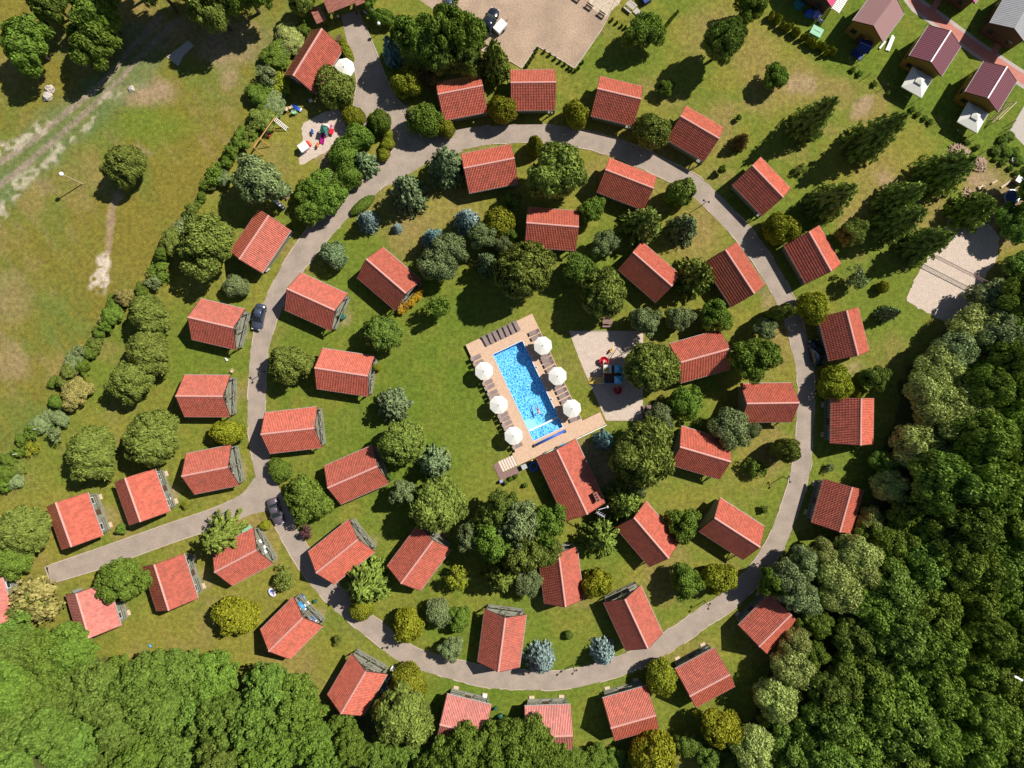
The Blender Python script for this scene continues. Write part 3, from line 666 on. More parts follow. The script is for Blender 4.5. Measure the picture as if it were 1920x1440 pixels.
def fit(A1, A2, R1, R2, B1, B2, hr, he):
    g = lambda p, h: np.array(up(p[0], p[1], h))
    a1, a2, b1, b2 = g(A1, he), g(A2, he), g(B1, he), g(B2, he); r1, r2 = g(R1, hr), g(R2, hr)
    u = (r2 - r1) + (a2 - a1) + (b2 - b1); L = np.linalg.norm(u) / 3; u /= np.linalg.norm(u); n = np.array([-u[1], u[0]])
    c = ((a1 + a2 + b1 + b2) / 4 + (r1 + r2) / 2) / 2; W = abs(n @ ((a1 + a2) / 2 - (b1 + b2) / 2))
    return c, math.atan2(u[1], u[0]), L, W
HR, HE = 5.25, 2.5
PROTO = {}
def cabin(kind, rot180=False):
    if kind not in PROTO:
        if kind == 'short': PROTO[kind] = gable_house('cabin', 7.15, 6.4, HR, HE, M['tile'], M['greywood'], ridge=M['ridge'], seed=1)
        if kind == 'long': PROTO[kind] = gable_house('cabin', 8.2, 6.4, HR, HE, M['tile'], M['greywood'], ridge=M['ridge'], seed=2)
        if kind == 'side': PROTO[kind] = gable_house('cabin', 7.25, 6.8, HR, HE, M['tile'], M['greywood'], porch='side', ridge=M['ridge'], seed=3)
        if kind == 'sidepale': PROTO[kind] = gable_house('cabin', 7.25, 6.8, HR, HE, M['tile_pale'], M['greywood'], porch='side', ridge=M['ridge'], seed=4)
        return PROTO[kind], True
    return copy_tree(PROTO[kind]), False
LEN = {'short': (7.15, 6.4), 'long': (8.2, 6.4), 'side': (7.25, 6.8), 'sidepale': (7.25, 6.8)}
# kind, flip, label, A1, A2, R1, R2, B1, B2  (eave, ridge, eave end points in photo pixels)
CABINS = [
('short', 0, 'red tiled cabin just right of the entrance fork, leftmost of the top row', (817.5,157.5),(900,140),(821,176),(905,159),(831,226),(914,212)),
('short', 0, 'red tiled cabin straight below the notch in the parking ground', (957,133),(1040,132),(957,154),(1042.5,153),(958,208),(1040.5,207)),
('short', 0, 'red tiled cabin third in the top row, right of the notched parking corner', (1124.5,144),(1204.5,164),(1120,165),(1203,185),(1106,218),(1186,236)),
('short', 0, 'red tiled cabin fourth in the top row, with an olive bush on its left', (1285.5,199.5),(1356,241),(1275.5,217.5),(1349,258),(1249,261),(1319.5,304)),
('short', 0, 'red tiled cabin outside the upper right bend of the ring, beside the dark spruces', (1425.5,295),(1482.5,354),(1411,310),(1467,369),(1372.5,346),(1430,405)),
('short', 0, 'dark red roofed cabin outside the right bend, with spruce shadow biting its upper slope', (1535,424.5),(1576,497.5),(1517.5,432.5),(1559,507.5),(1469,461),(1510,532.5)),
('short', 0, 'red tiled cabin with a dark car parked in the shade on its left', (1607.5,577.5),(1629,661),(1588,581),(1609.5,665.5),(1533,596),(1554,677.5)),
('side', 1, 'upright red tiled cabin between the ring path and the pale willows', (1637.5,747),(1635.5,835),(1615,746.5),(1614,834),(1558,746),(1557,831)),
('side', 1, 'tilted red tiled cabin on the right beside the ball shaped pale willow', (1617,919.5),(1595,1002.5),(1599,912.5),(1576,997.5),(1544,898),(1520,979)),
('side', 0, 'red tiled cabin half hemmed in by pale willows at the lower right wood', (1382.5,1174),(1441,1117),(1425,1211),(1484,1150),(1437.5,1228),(1499,1167.5)),
('side', 0, 'red tiled cabin at the bottom right with a round olive bush at its left corner', (1264,1254),(1337.5,1216),(1296,1305),(1370,1264),(1301,1327.5),(1377,1286)),
('side', 0, 'red tiled cabin on the bottom lawn casting a long pointed shadow to its left', (1128,1309),(1211,1286),(1145.5,1366),(1231,1341),(1152.5,1388),(1234,1364.5)),
('sidepale', 0, 'faded red cabin at the bottom with its lower left corner under leafy branches', (982,1324),(1069,1320.5),(986,1382.5),(1074,1380),(987,1407),(1073,1404)),
('sidepale', 0, 'faded whitish red cabin at the bottom, lower half hidden by tree tops', (839,1301),(921,1321),(823,1359),(909,1380),(820,1383),(904,1404)),
('short', 0, 'red tiled cabin at the lower left with a heap of bicycles at its right eave', (616,1302),(661,1224.5),(637.5,1339),(685,1259),(681,1342.5),(726,1265)),
('short', 0, 'red tiled cabin at the lower left with pool toys and white chair by its gable', (489,1180),(551,1119.5),(503,1222),(567.5,1157),(542.5,1236),(604.5,1174.5)),
('sidepale', 2, 'stained pale red cabin at the far lower left under a bright green tree', (127.5,1115),(150,1195),(139,1112.5),(165,1199),(205,1090),(229.5,1171)),
('side', 2, 'red tiled cabin below the dead end path, right of the bright green tree', (271,1062.5),(296,1147.5),(286,1060),(315,1145.5),(346,1036),(372.5,1119)),
('short', 0, 'red tiled cabin with a light green spruce spreading over its roof', (399,1031),(476,990),(401,1072),(481,1031),(435,1099),(511,1057.5)),
('side', 2, 'red tiled cabin farthest left, above the end of the dead end path', (90,950),(119.5,1031),(102.5,942.5),(131,1026),(166,923),(195,1004)),
('side', 2, 'red tiled cabin above the dead end path with a white chair at its right eave', (217,906),(246,985.5),(232.5,896),(261,979.5),(292,878),(320,957.5)),
('short', 0, 'red tiled cabin with dark roof marks below the round yellow green bush', (350,851),(434.5,835),(339,892.5),(427.5,876),(364,927.5),(447.5,909)),
('short', 0, 'red tiled cabin left of the ring path above the round yellow green bush', (346,704),(433,704),(329,742),(417,744),(345,781),(430.5,781)),
('short', 0, 'red tiled cabin with the steel blue car parked beside its gable', (377,561),(460,580),(352,594),(437,615),(358,636),(442,655)),
('short', 2, 'red tiled cabin leaning against the big chestnut like tree on the upper left', (485,392.5),(434,475.5),(503,402),(447.5,484),(547.5,435),(491,512.5)),
('long', 0, 'red tiled cabin just inside the ring path opposite the steel blue car', (566,513),(652.5,553),(537,540.5),(628,581),(532.5,581),(620,620)),
('long', 0, 'red tiled cabin with a strip of orange flowers along its right gable', (717.5,465.5),(792,528),(687,484.5),(760,549),(669,520),(741,582.5)),
('long', 0, 'red tiled cabin on the pool lawn with an olive tree at its left end', (605,654.5),(702.5,669),(590,689),(689.5,704),(592,729),(690,744)),
('long', 0, 'red tiled cabin touching the left side of the ring path', (496,775),(595,764),(488,814),(590,802),(506,851),(602,839.5)),
('long', 0, 'red tiled cabin with grey smudges and tree shadow on its upper slope', (609,874),(700,836),(614,914.5),(707.5,873),(637,947),(727.5,907)),
('long', 0, 'red tiled cabin inside the lower left bend beside the purple bush', (578,1035),(655,974.5),(592.5,1074.5),(670.5,1011),(626,1096),(702.5,1034.5)),
('long', 0, 'red tiled cabin left of the large grove at the bottom of the lawn', (726,1062.5),(785.5,984),(751,1094),(811,1012.5),(789,1107.5),(846,1030)),
('long', 0, 'red tiled cabin below the large grove with a yellow green bush on its right', (1020,1134.5),(1012,1038),(1061,1137.5),(1045,1035.5),(1095.5,1123),(1081,1024.5)),
('long', 0, 'red tiled cabin standing upright at the bottom inside the ring beside the first blue spruce', (896,1241),(910,1144.5),(934,1259),(947,1157.5),(974,1254),(986,1152.5)),
('long', 2, 'red roofed cabin at the bottom inside the ring with its corner over the path', (1133,1130),(1172.5,1219),(1171,1123),(1215.5,1216),(1200,1097.5),(1242.5,1188)),
('long', 0, 'red roofed cabin right of the fan branched larch, partly under a leafy tree', (1155,991),(1217.5,1063),(1188,969),(1254.5,1046),(1210,939.5),(1274,1016)),
('long', 0, 'red tiled cabin at the lower right inside the ring touching the path', (1347.5,934),(1432,986),(1340,971),(1425,1025),(1311,995),(1394,1052)),
('long', 0, 'red tiled cabin with a grey green willow at its upper right corner', (1274.5,799),(1370,827),(1274.5,837.5),(1370,865),(1259,872),(1349,899)),
('long', 0, 'red tiled cabin touching the inner edge of the ring path on the right', (1391,724),(1485,716.5),(1398,754.5),(1499,755),(1389,791),(1485,794)),
('long', 0, 'red tiled cabin right of the sand playground behind its big olive tree', (1254,645),(1347.5,620),(1274,680),(1369,653),(1274,719),(1369.5,692)),
('long', 0, 'dark red roofed cabin inside the right bend with a spruce at its left corner', (1380,456),(1434,536),(1361,467.5),(1415,549.5),(1318,495),(1370,576)),
('long', 0, 'red tiled cabin between two dark spruces with shadow on its right corner', (1202.5,454.5),(1275,514),(1185,472.5),(1261,536),(1161,504),(1229,570)),
('long', 0, 'red tiled cabin in the middle of the inner grove above the pool', (988,389.5),(1084.5,395),(987,418),(1085,425.5),(984,461),(1079.5,471)),
('long', 0, 'red tiled cabin just inside the top of the ring on the right of the pine', (1144.5,295.5),(1231,332.5),(1135,318),(1226,354),(1115,360),(1205,391)),
('long', 0, 'red tiled cabin just inside the top of the ring beside the tall grey green spruce', (866,290),(956,272.5),(870,314),(965,296),(876,364),(972,344)),
('sidepale', 2, 'faded red cabin cut by the left edge of the photo', (-62,1106),(-36,1190),(-50,1100),(-24,1184),(0,1084),(27,1164)),
]
for i, (k, fl, lab, *pts) in enumerate(CABINS):
    c, a, L, W = fit(*pts, HR, HE); o, first = cabin(k)
    if k in ('side', 'sidepale'):       # terrace sits on local -y; turn it to the side that faces the path
        n = np.array([math.sin(a), -math.cos(a)])
        want = {1: -1, 0: 1, 2: 1}[fl]
        # 0: towards the top of the photo, 1: towards the left, 2: towards the right
        t = {0: np.array([0, 1.0]), 1: np.array([-1.0, 0]), 2: np.array([1.0, 0])}[fl]
        if n @ t < 0: a += math.pi
    elif fl == 2: a += math.pi
    o.location = (c[0], c[1], 0); o.rotation_euler = (0, 0, a); o.scale = (L / LEN[k][0], W / LEN[k][1], 1)
    tag(o, lab, 'cabin', 'red roofed holiday cabins')
# restaurant by the pool, with chimney and aerial
c, a, L, W = fit((1004.5,859),(1062.5,978),(1044,841),(1101,966),(1079.5,824.5),(1134,940), 4.6, 2.5)
mh = gable_house('restaurant_building', L, W, 4.6, 2.5, M['tile'], M['greywood'], porch='none', ridge=M['ridge'], seed=9, over=.4)
mh.location = (c[0], c[1], 0); mh.rotation_euler = (0, 0, a); tag(mh, 'long red tiled building with a three flue chimney at the lower end of the pool', 'restaurant')
lx, ly = L / 2 - 1.75, W / 2 - .95
b = MB(); b.box((lx, ly, 3.6), (1.45, .55, 1.9)); b.box((lx, ly, 4.59), (1.6, .7, .1)); ch = b.build('chimney', M['tile_brown'], mh)
for k in (-.45, 0, .45): MB().box((lx + k, ly, 4.68), (.24, .3, .12)).build('flue', M['black'], ch)
b = MB(); ax_, ay = L / 2 + .1, W / 2 - 1.9
b.cyl((ax_, ay, 2.4), (ax_, ay, 5.6), .035); b.bar((ax_, ay - .1, 5.4), (ax_ + 1.3, ay + .7, 5.3), .1); b.bar((ax_ - .1, ay + .3, 5.0), (ax_ + .1, ay + 1.6, 5.0), .09)
for q in range(4): b.bar((ax_ + .1 + q * .3, ay - .35 + q * .18, 5.5), (ax_ + .05 + q * .3, ay + .4 + q * .18, 5.5), .04)
b.ball((ax_ + .1, ay + 1.75, 5.0), .2); b.build('aerial', M['antenna'], mh)
# reception house by the gate
c, a, L, W = fit((587,55),(536,140),(605,54),(547.5,141),(642,92),(591,180), 5.2, 1.9)
rh = gable_house('reception_house', L, W, 5.2, 1.9, M['tile'], M['greywood'], porch='none', ridge=M['ridge'], seed=10); rh.location = (c[0], c[1], 0); rh.rotation_euler = (0, 0, a)
tag(rh, 'red tiled reception house beside the entrance drive with a cream parasol at its corner', 'reception house')
# entrance gate house and its little side roof
def gate_roof(name, label, cat, c1, c2, depth, hr, he, mt):
    x1, y1 = up(*c1, he); x2, y2 = up(*c2, he); a = math.atan2(y2 - y1, x2 - x1); L = math.hypot(x2 - x1, y2 - y1)
    rt = empty(name, (x1 + x2) / 2 - math.sin(a) * depth / 2, (y1 + y2) / 2 + math.cos(a) * depth / 2, 0, a, label, cat)
    V, Q, A = tile_roof(L, depth, hr, he, 'shingle', 5); rf = link('roof', np_mesh('roof', V, Q, mt, A), rt)
    MB().bar((-L / 2, 0, hr), (L / 2, 0, hr), .22, .08).build('ridge_cap', M['tile_brown'], rf)
    for sx in (-1, 1):
        for sy in (-1, 1): MB().bar((sx * (L / 2 - .5), sy * (depth / 2 - .45), 0), (sx * (L / 2 - .5), sy * (depth / 2 - .45), he + .1), .22).build('post', M['brownwood'], rt)
    b = MB()
    for sy in (-1, 1): b.bar((-L / 2 + .3, sy * (depth / 2 - .45), he - .05), (L / 2 - .3, sy * (depth / 2 - .45), he - .05), .2)
    b.build('beam', M['brownwood'], rt); return rt
gate_roof('entrance_gate', 'broad brown red shingled gate roof over the entrance drive at the top edge', 'gate', (616, 25), (667, 5), 4.6, 5.4, 3.6, M['tile_brown'])
gate_roof('entrance_gate_wing', 'stepped back right wing of the brown red gate roof', 'gate', (668, 11), (700, -2), 4.2, 4.9, 3.3, M['tile_brown'])
gate_roof('shed', 'small rust brown shed roof left of the entrance gate', 'shed', (594, 45), (612, 37), 2.4, 3.1, 2.3, M['tile_brown'])
# neighbours' bigger summer houses at the upper right
def villa(label, pts, hr, he, roof, wall, style, ridge=None, over=.3, end=.35):
    c, a, L, W = fit(*pts, hr, he); h = gable_house('summer_house', L, W, hr, he, roof, wall, style=style, porch='none', ridge=ridge, over=over, seed=int(abs(pts[0][0])) % 97, wallx0=.25, end_over=end, trim=M['brownwood'], shutters=False)
    h.location = (c[0], c[1], 0); h.rotation_euler = (0, 0, a); tag(h, label, 'house'); return h, L, W
WR = mat('white_ridge_flashing', (.72, .62, .68), .5)
vd, L, W = villa('summer house with a mauve shingled roof and amber gable above a dark blue awning', ((1639.5,-15),(1599.5,40),(1676,-6),(1636,49),(1699,21),(1659,76)), 5.5, 3.8, M['mauve'], M['yellowwood'], 'shingle')
for lab, pts in (('maroon roofed amber log house left of its twin, each with a pale gazebo', ((1742.5,47.5),(1705,105),(1781,58),(1745,116),(1802.5,86),(1766,142.5))), ('maroon roofed amber log house farthest right, next to the wooden ladder frame', ((1845,114),(1811,172.5),(1887.5,126),(1851,184),(1907,152.5),(1871,209)))):
    h, L, W = villa(lab, pts, 5.2, 3.8, M['maroon'], M['yellowwood'], 'metal'); MB().bar((-L / 2 - .05, 0, 5.26), (L / 2 + .05, 0, 5.26), .2, .07).build('ridge_flashing', WR, h)
h, L, W = villa('dark brown house with a grey sheet metal roof in the upper right corner', ((1899,-28),(1861,40),(1937,-14),(1897.5,55),(1964,12),(1925,80)), 4.8, 3.4, M['greyroof'], M['brownwood'], 'metal', end=1.4)
h, L, W = villa('dark brown house with a raspberry pink roof and a slatted awning at the top edge', ((1530,-105),(1492,-45),(1568,-85),(1530,-25),(1594,-38),(1556,22)), 5.2, 3.0, M['pinkroof'], M['brownwood'], 'metal')
b = MB()
for i in range(26): b.box((L / 2 - .2 - i * .28, -W / 2 - .75, 2.75), (.16, 1.6, .05)) if False else b.box((L / 2 - .2 - i * .28, W / 2 + .75, 2.75), (.16, 1.6, .05))
for q in (.1, 1.4): b.bar((L / 2, W / 2 + q, 2.68), (-L / 2, W / 2 + q, 2.68), .1)
aw = b.build('slatted_awning', M['white'], h)
h, L, W = villa('dark brown house with only a pink roof tip showing above the brick path', ((1805,-96),(1768,-42),(1840,-82),(1803,-28),(1867,-45),(1832,10)), 5.0, 3.2, mat('old_rose_metal_roof', (.42, .12, .22), .6), M['brownwood'], 'metal')
# ------------------------------------------------------------------ vehicles
def loft(secs):
    """secs: list of (x, [(y,z)...])"""
    b = MB(); n = len(secs[0][1]); vs = []; fs = []
    for x, pr in secs: vs += [(x, y, z) for y, z in pr]
    for i in range(len(secs) - 1):
        for j in range(n): fs.append((i * n + j, i * n + (j + 1) % n, (i + 1) * n + (j + 1) % n, (i + 1) * n + j))
    fs += [tuple(range(n))[::-1], tuple(range((len(secs) - 1) * n, len(secs) * n))]
    return b.add(vs, fs)
def car(px, py, a, L, wd, paint, label, style='hatch', z=0):
    x, y = up(px, py, .8); rt = empty('parked_car', x, y, z, a, label, 'car', 'parked cars')
    hw = wd / 2
    def sec(h, t, zb=.28): return [(-h, zb), (-h * 1.0, zb + .3), (-h * .98, t - .12), (-h * .86, t), (h * .86, t), (h * .98, t - .12), (h, zb + .3), (h, zb)]
    f = L / 2
    st = [(-f, .62, .80), (-f + .12, .80, .88), (-f + .5, .95, .92), (-.8, 1, .93), (.5, 1, .93), (f - 1.1, .98, .90), (f - .5, .93, .82), (f - .15, .78, .74), (f, .58, .66)]
    loft([(q, sec(hw * k, t)) for q, k, t in st]).build('body', paint, rt, True)
    gb = (-f + (.55 if style == 'hatch' else .95), f - 1.25); gt = (-f + (.95 if style == 'hatch' else 1.5), f - 2.05); zb, zt = .915, 1.44; hb, ht = hw * .9, hw * .70
    q = lambda x, s, t: (x, s * (ht if t else hb), zt if t else zb)
    MB().add([q(gb[1], -1, 0), q(gb[1], 1, 0), q(gt[1], 1, 1), q(gt[1], -1, 1)], [(0, 1, 2, 3)]).build('windscreen', M['glass'], rt)
    MB().add([q(gb[0], -1, 0), q(gb[0], 1, 0), q(gt[0], 1, 1), q(gt[0], -1, 1)], [(3, 2, 1, 0)]).build('rear_window', M['glass'], rt)
    for s in (-1, 1):
        MB().add([q(gb[0], s, 0), q(gb[1], s, 0), q(gt[1], s, 1), q(gt[0], s, 1)], [(0, 1, 2, 3)]).build('side_window', M['glass'], rt)
        for u0, u1 in ((gb[0], gt[0]), (gb[1], gt[1]), ((gb[0] + gb[1]) / 2 - .1, (gt[0] + gt[1]) / 2)): MB().bar((u0, s * (hb + .006), zb), (u1, s * (ht + .006), zt), .07, .05).build('roof_pillar', paint, rt)
        MB().box((gb[1] - .25, s * (hw + .08), .98), (.16, .2, .13)).build('wing_mirror', paint, rt)
        MB().box((f - .12, s * hw * .62, .66), (.18, .3, .14)).build('headlight', M['lamp'], rt)
        for xw in (-f + .78, f - .82):
            wv = MB().cyl((xw, s * (hw - .2), .31), (xw, s * (hw + .012), .31), .31, n=16).build('wheel', M['black'], rt); MB().cyl((xw, s * (hw + .012), .31), (xw, s * (hw + .02), .31), .19, n=12).build('rim', M['steel'], wv)
    rf = loft([(gt[0] - .06, [(-ht * .96, zt - .02), (-ht * .8, zt + .05), (ht * .8, zt + .05), (ht * .96, zt - .02)]), ((gt[0] + gt[1]) / 2, [(-ht * 1.02, zt - .01), (-ht * .85, zt + .09), (ht * .85, zt + .09), (ht * 1.02, zt - .01)]), (gt[1] + .06, [(-ht * .96, zt - .02), (-ht * .8, zt + .04), (ht * .8, zt + .04), (ht * .96, zt - .02)])])
    rf.build('roof', paint, rt, True); return rt
car(484, 594, pxdir((488, 571), (478, 617)), 4.25, 1.75, M['carblue'], 'steel blue hatchback parked beside the cabin left of the ring path')
car(516, 959, pxdir((507, 936), (523, 983)), 4.4, 1.78, M['carmauve'], 'mauve grey saloon car standing where the dead end path meets the ring', 'saloon')
car(1531, 662, pxdir((1534, 684), (1524, 640)), 4.3, 1.75, M['carblack'], 'dark blue car in the shade of the cabin on the right of the ring')
car(918, 40, pxdir((908, 62), (927, 18)), 4.7, 1.8, M['carblack'], 'black estate car on the gravel parking next to the white trailer')
car(845, 2, pxdir((835, 20), (852, -14)), 4.2, 1.75, M['carblue'], 'blue car at the top edge mostly hidden behind tree tops')
x, y = up(938, 55); tl = empty('trailer', x, y, 0, pxdir((930, 64), (948, 44)), 'small white box trailer beside the black estate car', 'trailer')
MB().box((0, 0, .75), (1.9, 1.25, .75)).build('box_body', M['white'], tl); MB().box((0, .0, 1.135), (1.98, 1.32, .05)).build('lid', M['white'], tl)
MB().bar((.9, 0, .45), (1.9, 0, .45), .09).build('drawbar', M['dark'], tl); MB().box((0, 0, .34), (1.8, 1.35, .08)).build('chassis', M['deepblue'], tl)
for s in (-1, 1): MB().cyl((0, s * .62, .3), (0, s * .78, .3), .28, n=14).build('wheel', M['black'], tl)

# ------------------------------------------------------------------ people
def body(name, pts, links, m, parent, sub=2):
    me = bpy.data.meshes.new(name); me.from_pydata([p[:3] for p in pts], links, []); me.update(); me.materials.append(m)
    o = bpy.data.objects.new(name, me); COL.objects.link(o); o.parent = parent
    k = o.modifiers.new('skin', 'SKIN'); o.modifiers.new('sub', 'SUBSURF').levels = sub; o.modifiers['sub'].render_levels = sub
    for i, p in enumerate(pts): me.skin_vertices[0].data[i].radius = (p[3], p[4] if len(p) > 4 else p[3])
    me.skin_vertices[0].data[0].use_root = True; k.use_smooth_shade = True
    return o
x, y = pq(*[(lambda q: q)(t) for t in plocal(*up(1009, 769, .5))]); sw = empty('person', x, y, WZ - .05, pxdir((1004, 757), (1012, 774)), 'person with dark hair swimming near the white entry step of the pool', 'person')
P = [(0, 0, 0, .14, .11), (.25, 0, .01, .13, .11), (.48, 0, .03, .15, .1), (.60, 0, .06, .055), (.72, 0, .08, .095, .11), (.84, 0, .07, .08),
     (.47, .19, .02, .06), (.62, .40, -.02, .045), (.90, .42, -.03, .035), (1.02, .40, -.03, .04, .02), (.47, -.19, .02, .06), (.30, -.46, -.05, .045), (.50, -.62, -.08, .035), (.62, -.64, -.08, .04, .02),
     (-.12, .1, 0, .09), (-.50, .14, -.06, .065), (-.92, .18, -.05, .045), (-1.1, .2, -.1, .04, .02), (-.12, -.1, 0, .09), (-.48, -.2, -.1, .065), (-.86, -.16, -.16, .045), (-1.02, -.16, -.2, .04, .02)]
body('body', P, [(0, 1), (1, 2), (2, 3), (3, 4), (4, 5), (2, 6), (6, 7), (7, 8), (8, 9), (2, 10), (10, 11), (11, 12), (12, 13), (0, 14), (14, 15), (15, 16), (16, 17), (0, 18), (18, 19), (19, 20), (20, 21)], M['skin'], sw)
MB().ball((.745, 0, .115), .125, n=12, m=8, sz=.85).build('hair', M['hair'], sw, True)
b = MB(); b.ball((-.06, 0, 0), .185, n=12, m=8, sz=.75); b.build('swim_shorts', M['magenta'], sw, True)

# ------------------------------------------------------------------ lamps, poles
lp = empty('path_lamp', 0, 0); MB().cyl((0, 0, 0), (0, 0, 2.75), .06, .045).build('post', M['dark'], lp)
b = MB(); b.bar((0, -.42, 2.7), (0, .42, 2.7), .05); b.build('arm', M['dark'], lp)
for s in (-1, 1): MB().ball((0, s * .42, 2.86), .17).build('globe', M['dark'], lp, True)
LAMPS = [(1315, 386, 'two headed path lamp at the upper right inside edge of the ring'), (1467, 620, 'two headed path lamp opposite the shaded dark car'), (1467, 894, 'two headed path lamp across the ring path from the tilted right cabin'), (1320, 1126, 'two headed path lamp at the lower right inside edge of the ring'),
         (1074, 1246, 'two headed path lamp between the two big blue spruces at the bottom'), (747, 1199, 'two headed path lamp under the yellow green bush at the lower left of the ring'), (497, 697, 'two headed path lamp at the left inside edge of the ring by the olive tree'), (1421, 1056, 'two headed path lamp by the cabin touching the lower right path')]
for i, (px, py, lab) in enumerate(LAMPS):
    o = lp if i == 0 else copy_tree(lp); x, y = up(px, py); o.location = (x, y, 0); o.rotation_euler = (0, 0, math.atan2(y, x) + .5); tag(o, lab, 'lamp', 'lamps along the ring path')
x, y = up(155, 345); o = empty('street_lamp', x, y, 0, 0, 'tall grey street lamp with a pale globe standing in the dry meadow', 'lamp')
MB().cyl((0, 0, 0), (0, 0, 5.0), .1, .07).build('post', M['palewood'], o); MB().ball((0, 0, 5.2), .34, n=14, m=9).build('globe', M['lilac'] if False else M['white'], o, True)
x, y = up(1824, 1222); o = empty('street_lamp', x, y, 0, -.5, 'slim street lamp with a pale flat head among the dark wood trees', 'lamp')
MB().cyl((0, 0, 0), (0, 0, 9.2), .09, .06).build('post', M['steel'], o); MB().bar((0, 0, 9.15), (1.3, 0, 9.25), .26, .09).build('head', M['white'], o)
for px, py, h, lab in ((53, 848, 3.4, 'leaning look white pole standing in the lower end of the meadow hedge'), (81, 803, 2.3, 'shorter white pole in the meadow hedge')):
    x, y = up(px, py); o = MB().cyl((0, 0, 0), (0, 0, h), .06, .05, 8).build('pole', M['white'], loc=(x, y, 0)); tag(o, lab.replace('leaning look ', 'taller '), 'pole')
# wire garden fence at the upper right
fe = empty('wire_fence', 0, 0, 0, 0, 'thin wire mesh fence with dark posts along the neighbours gardens', 'fence')
FP = [(1583, 117), (1602, 129), (1624, 145), (1655, 166), (1690, 190), (1722, 211), (1752, 231), (1784, 251), (1816, 268), (1846, 284), (1882, 306), (1925, 336)]
for p in FP: x, y = up(*p); MB().cyl((x, y, 0), (x, y, 1.6), .045, n=7).build('post', M['dark'], fe)
b = MB()
for z in (.1, .55, 1.0, 1.5):
    for p, q in zip(FP[:-1], FP[1:]): b.cyl((*up(*p), z), (*up(*q), z), .012, n=4)
b.build('wire', M['dark'], fe)
fe2 = empty('side_fence', 0, 0, 0, 0, 'side wire fence running down beside the concrete yard', 'fence')
FQ = [(1862, 290), (1874, 268), (1886, 244), (1893, 232)]
for p in FQ: x, y = up(*p); MB().cyl((x, y, 0), (x, y, 1.5), .05, n=7).build('post', M['dark'], fe2)
b = MB()
for z in (.2, .7, 1.2, 1.45):
    for p, q in zip(FQ[:-1], FQ[1:]): b.cyl((*up(*p), z), (*up(*q), z), .015, n=4)
b.build('wire', M['dark'], fe2)

# ------------------------------------------------------------------ play tower, slides and swing on the sand
x, y = up(1148, 702, 1.5); pt = empty('play_tower', x, y, 0, 0, 'climbing tower with beige and blue roof panels, yellow ramp and two red spiral slides', 'playground tower')
def tp(px, py, h): a_ = up(px, py, h); return (a_[0] - x, a_[1] - y)
PXM = 1 / S0
posts = [(1132.5, 685), (1146, 685), (1153, 685), (1166, 685), (1132.5, 699), (1146, 699), (1153, 699), (1166, 699), (1132.5, 718), (1153, 706), (1166, 706), (1153, 719), (1166, 719)]
for p in posts: q = tp(*p, 1.5); MB().cyl((*q, 0), (*q, 2.35), .07, n=8).build('post', M['wood'], pt)
def plat(name, a_, c_, h, m, t=.08): p, q = tp(*a_, h), tp(*c_, h); return MB().box(((p[0] + q[0]) / 2, (p[1] + q[1]) / 2, h), (abs(q[0] - p[0]), abs(q[1] - p[1]), t)).build(name, m, pt)
plat('floor', (1132, 685), (1166, 719), 1.2, M['brownwood'])
def hip(a_, c_, h, m, name='roof_panel', rise=.75):
    p, q = tp(*a_, h), tp(*c_, h); x0, x1 = sorted((p[0], q[0])); y0, y1 = sorted((p[1], q[1])); cx, cy = (x0 + x1) / 2, (y0 + y1) / 2
    return MB().add([(x0, y0, h), (x1, y0, h), (x1, y1, h), (x0, y1, h), (cx, cy, h + rise)], [(0, 1, 4), (1, 2, 4), (2, 3, 4), (3, 0, 4), (3, 2, 1, 0)]).build(name, m, pt)
hip((1131.5, 684), (1146.5, 698.5), 2.4, M['cream'], rise=.15); hip((1152, 684.5), (1167, 699), 2.4, M['blue']); hip((1152, 705), (1167, 719.5), 2.4, M['blue'])
b = MB(); q0 = tp(1144, 696, 2.6)
b.prism([tp(1134, 697, 2.58), tp(1143, 696, 2.58), tp(1141, 690, 2.58), tp(1136.5, 688, 2.58), tp(1134, 690, 2.58)], 2.5, 2.6); b.build('leaf_emblem', mat('olive_emblem', (.25, .22, .03), .6), pt)
b = MB()
for a_, c_ in (((1132, 685), (1132, 719)), ((1132, 719), (1153, 719)), ((1166, 685), (1166, 719)), ((1146, 685), (1153, 685))):
    p, q = tp(*a_, 1.6), tp(*c_, 1.6)
    for z in (1.5, 1.9): b.bar((*p, z), (*q, z), .07)
b.build('guard_rail', M['blue'], pt)
b = MB(); p, q = tp(1131.5, 700, 2.0), tp(1146, 700, 2.0); b.bar((*p, 2.0), (*q, 2.0), .1); b.bar((*tp(1131.5, 700, 2), 2.0), (*tp(1131.5, 713, 2), 2.0), .1); b.build('beam', M['orange'], pt)
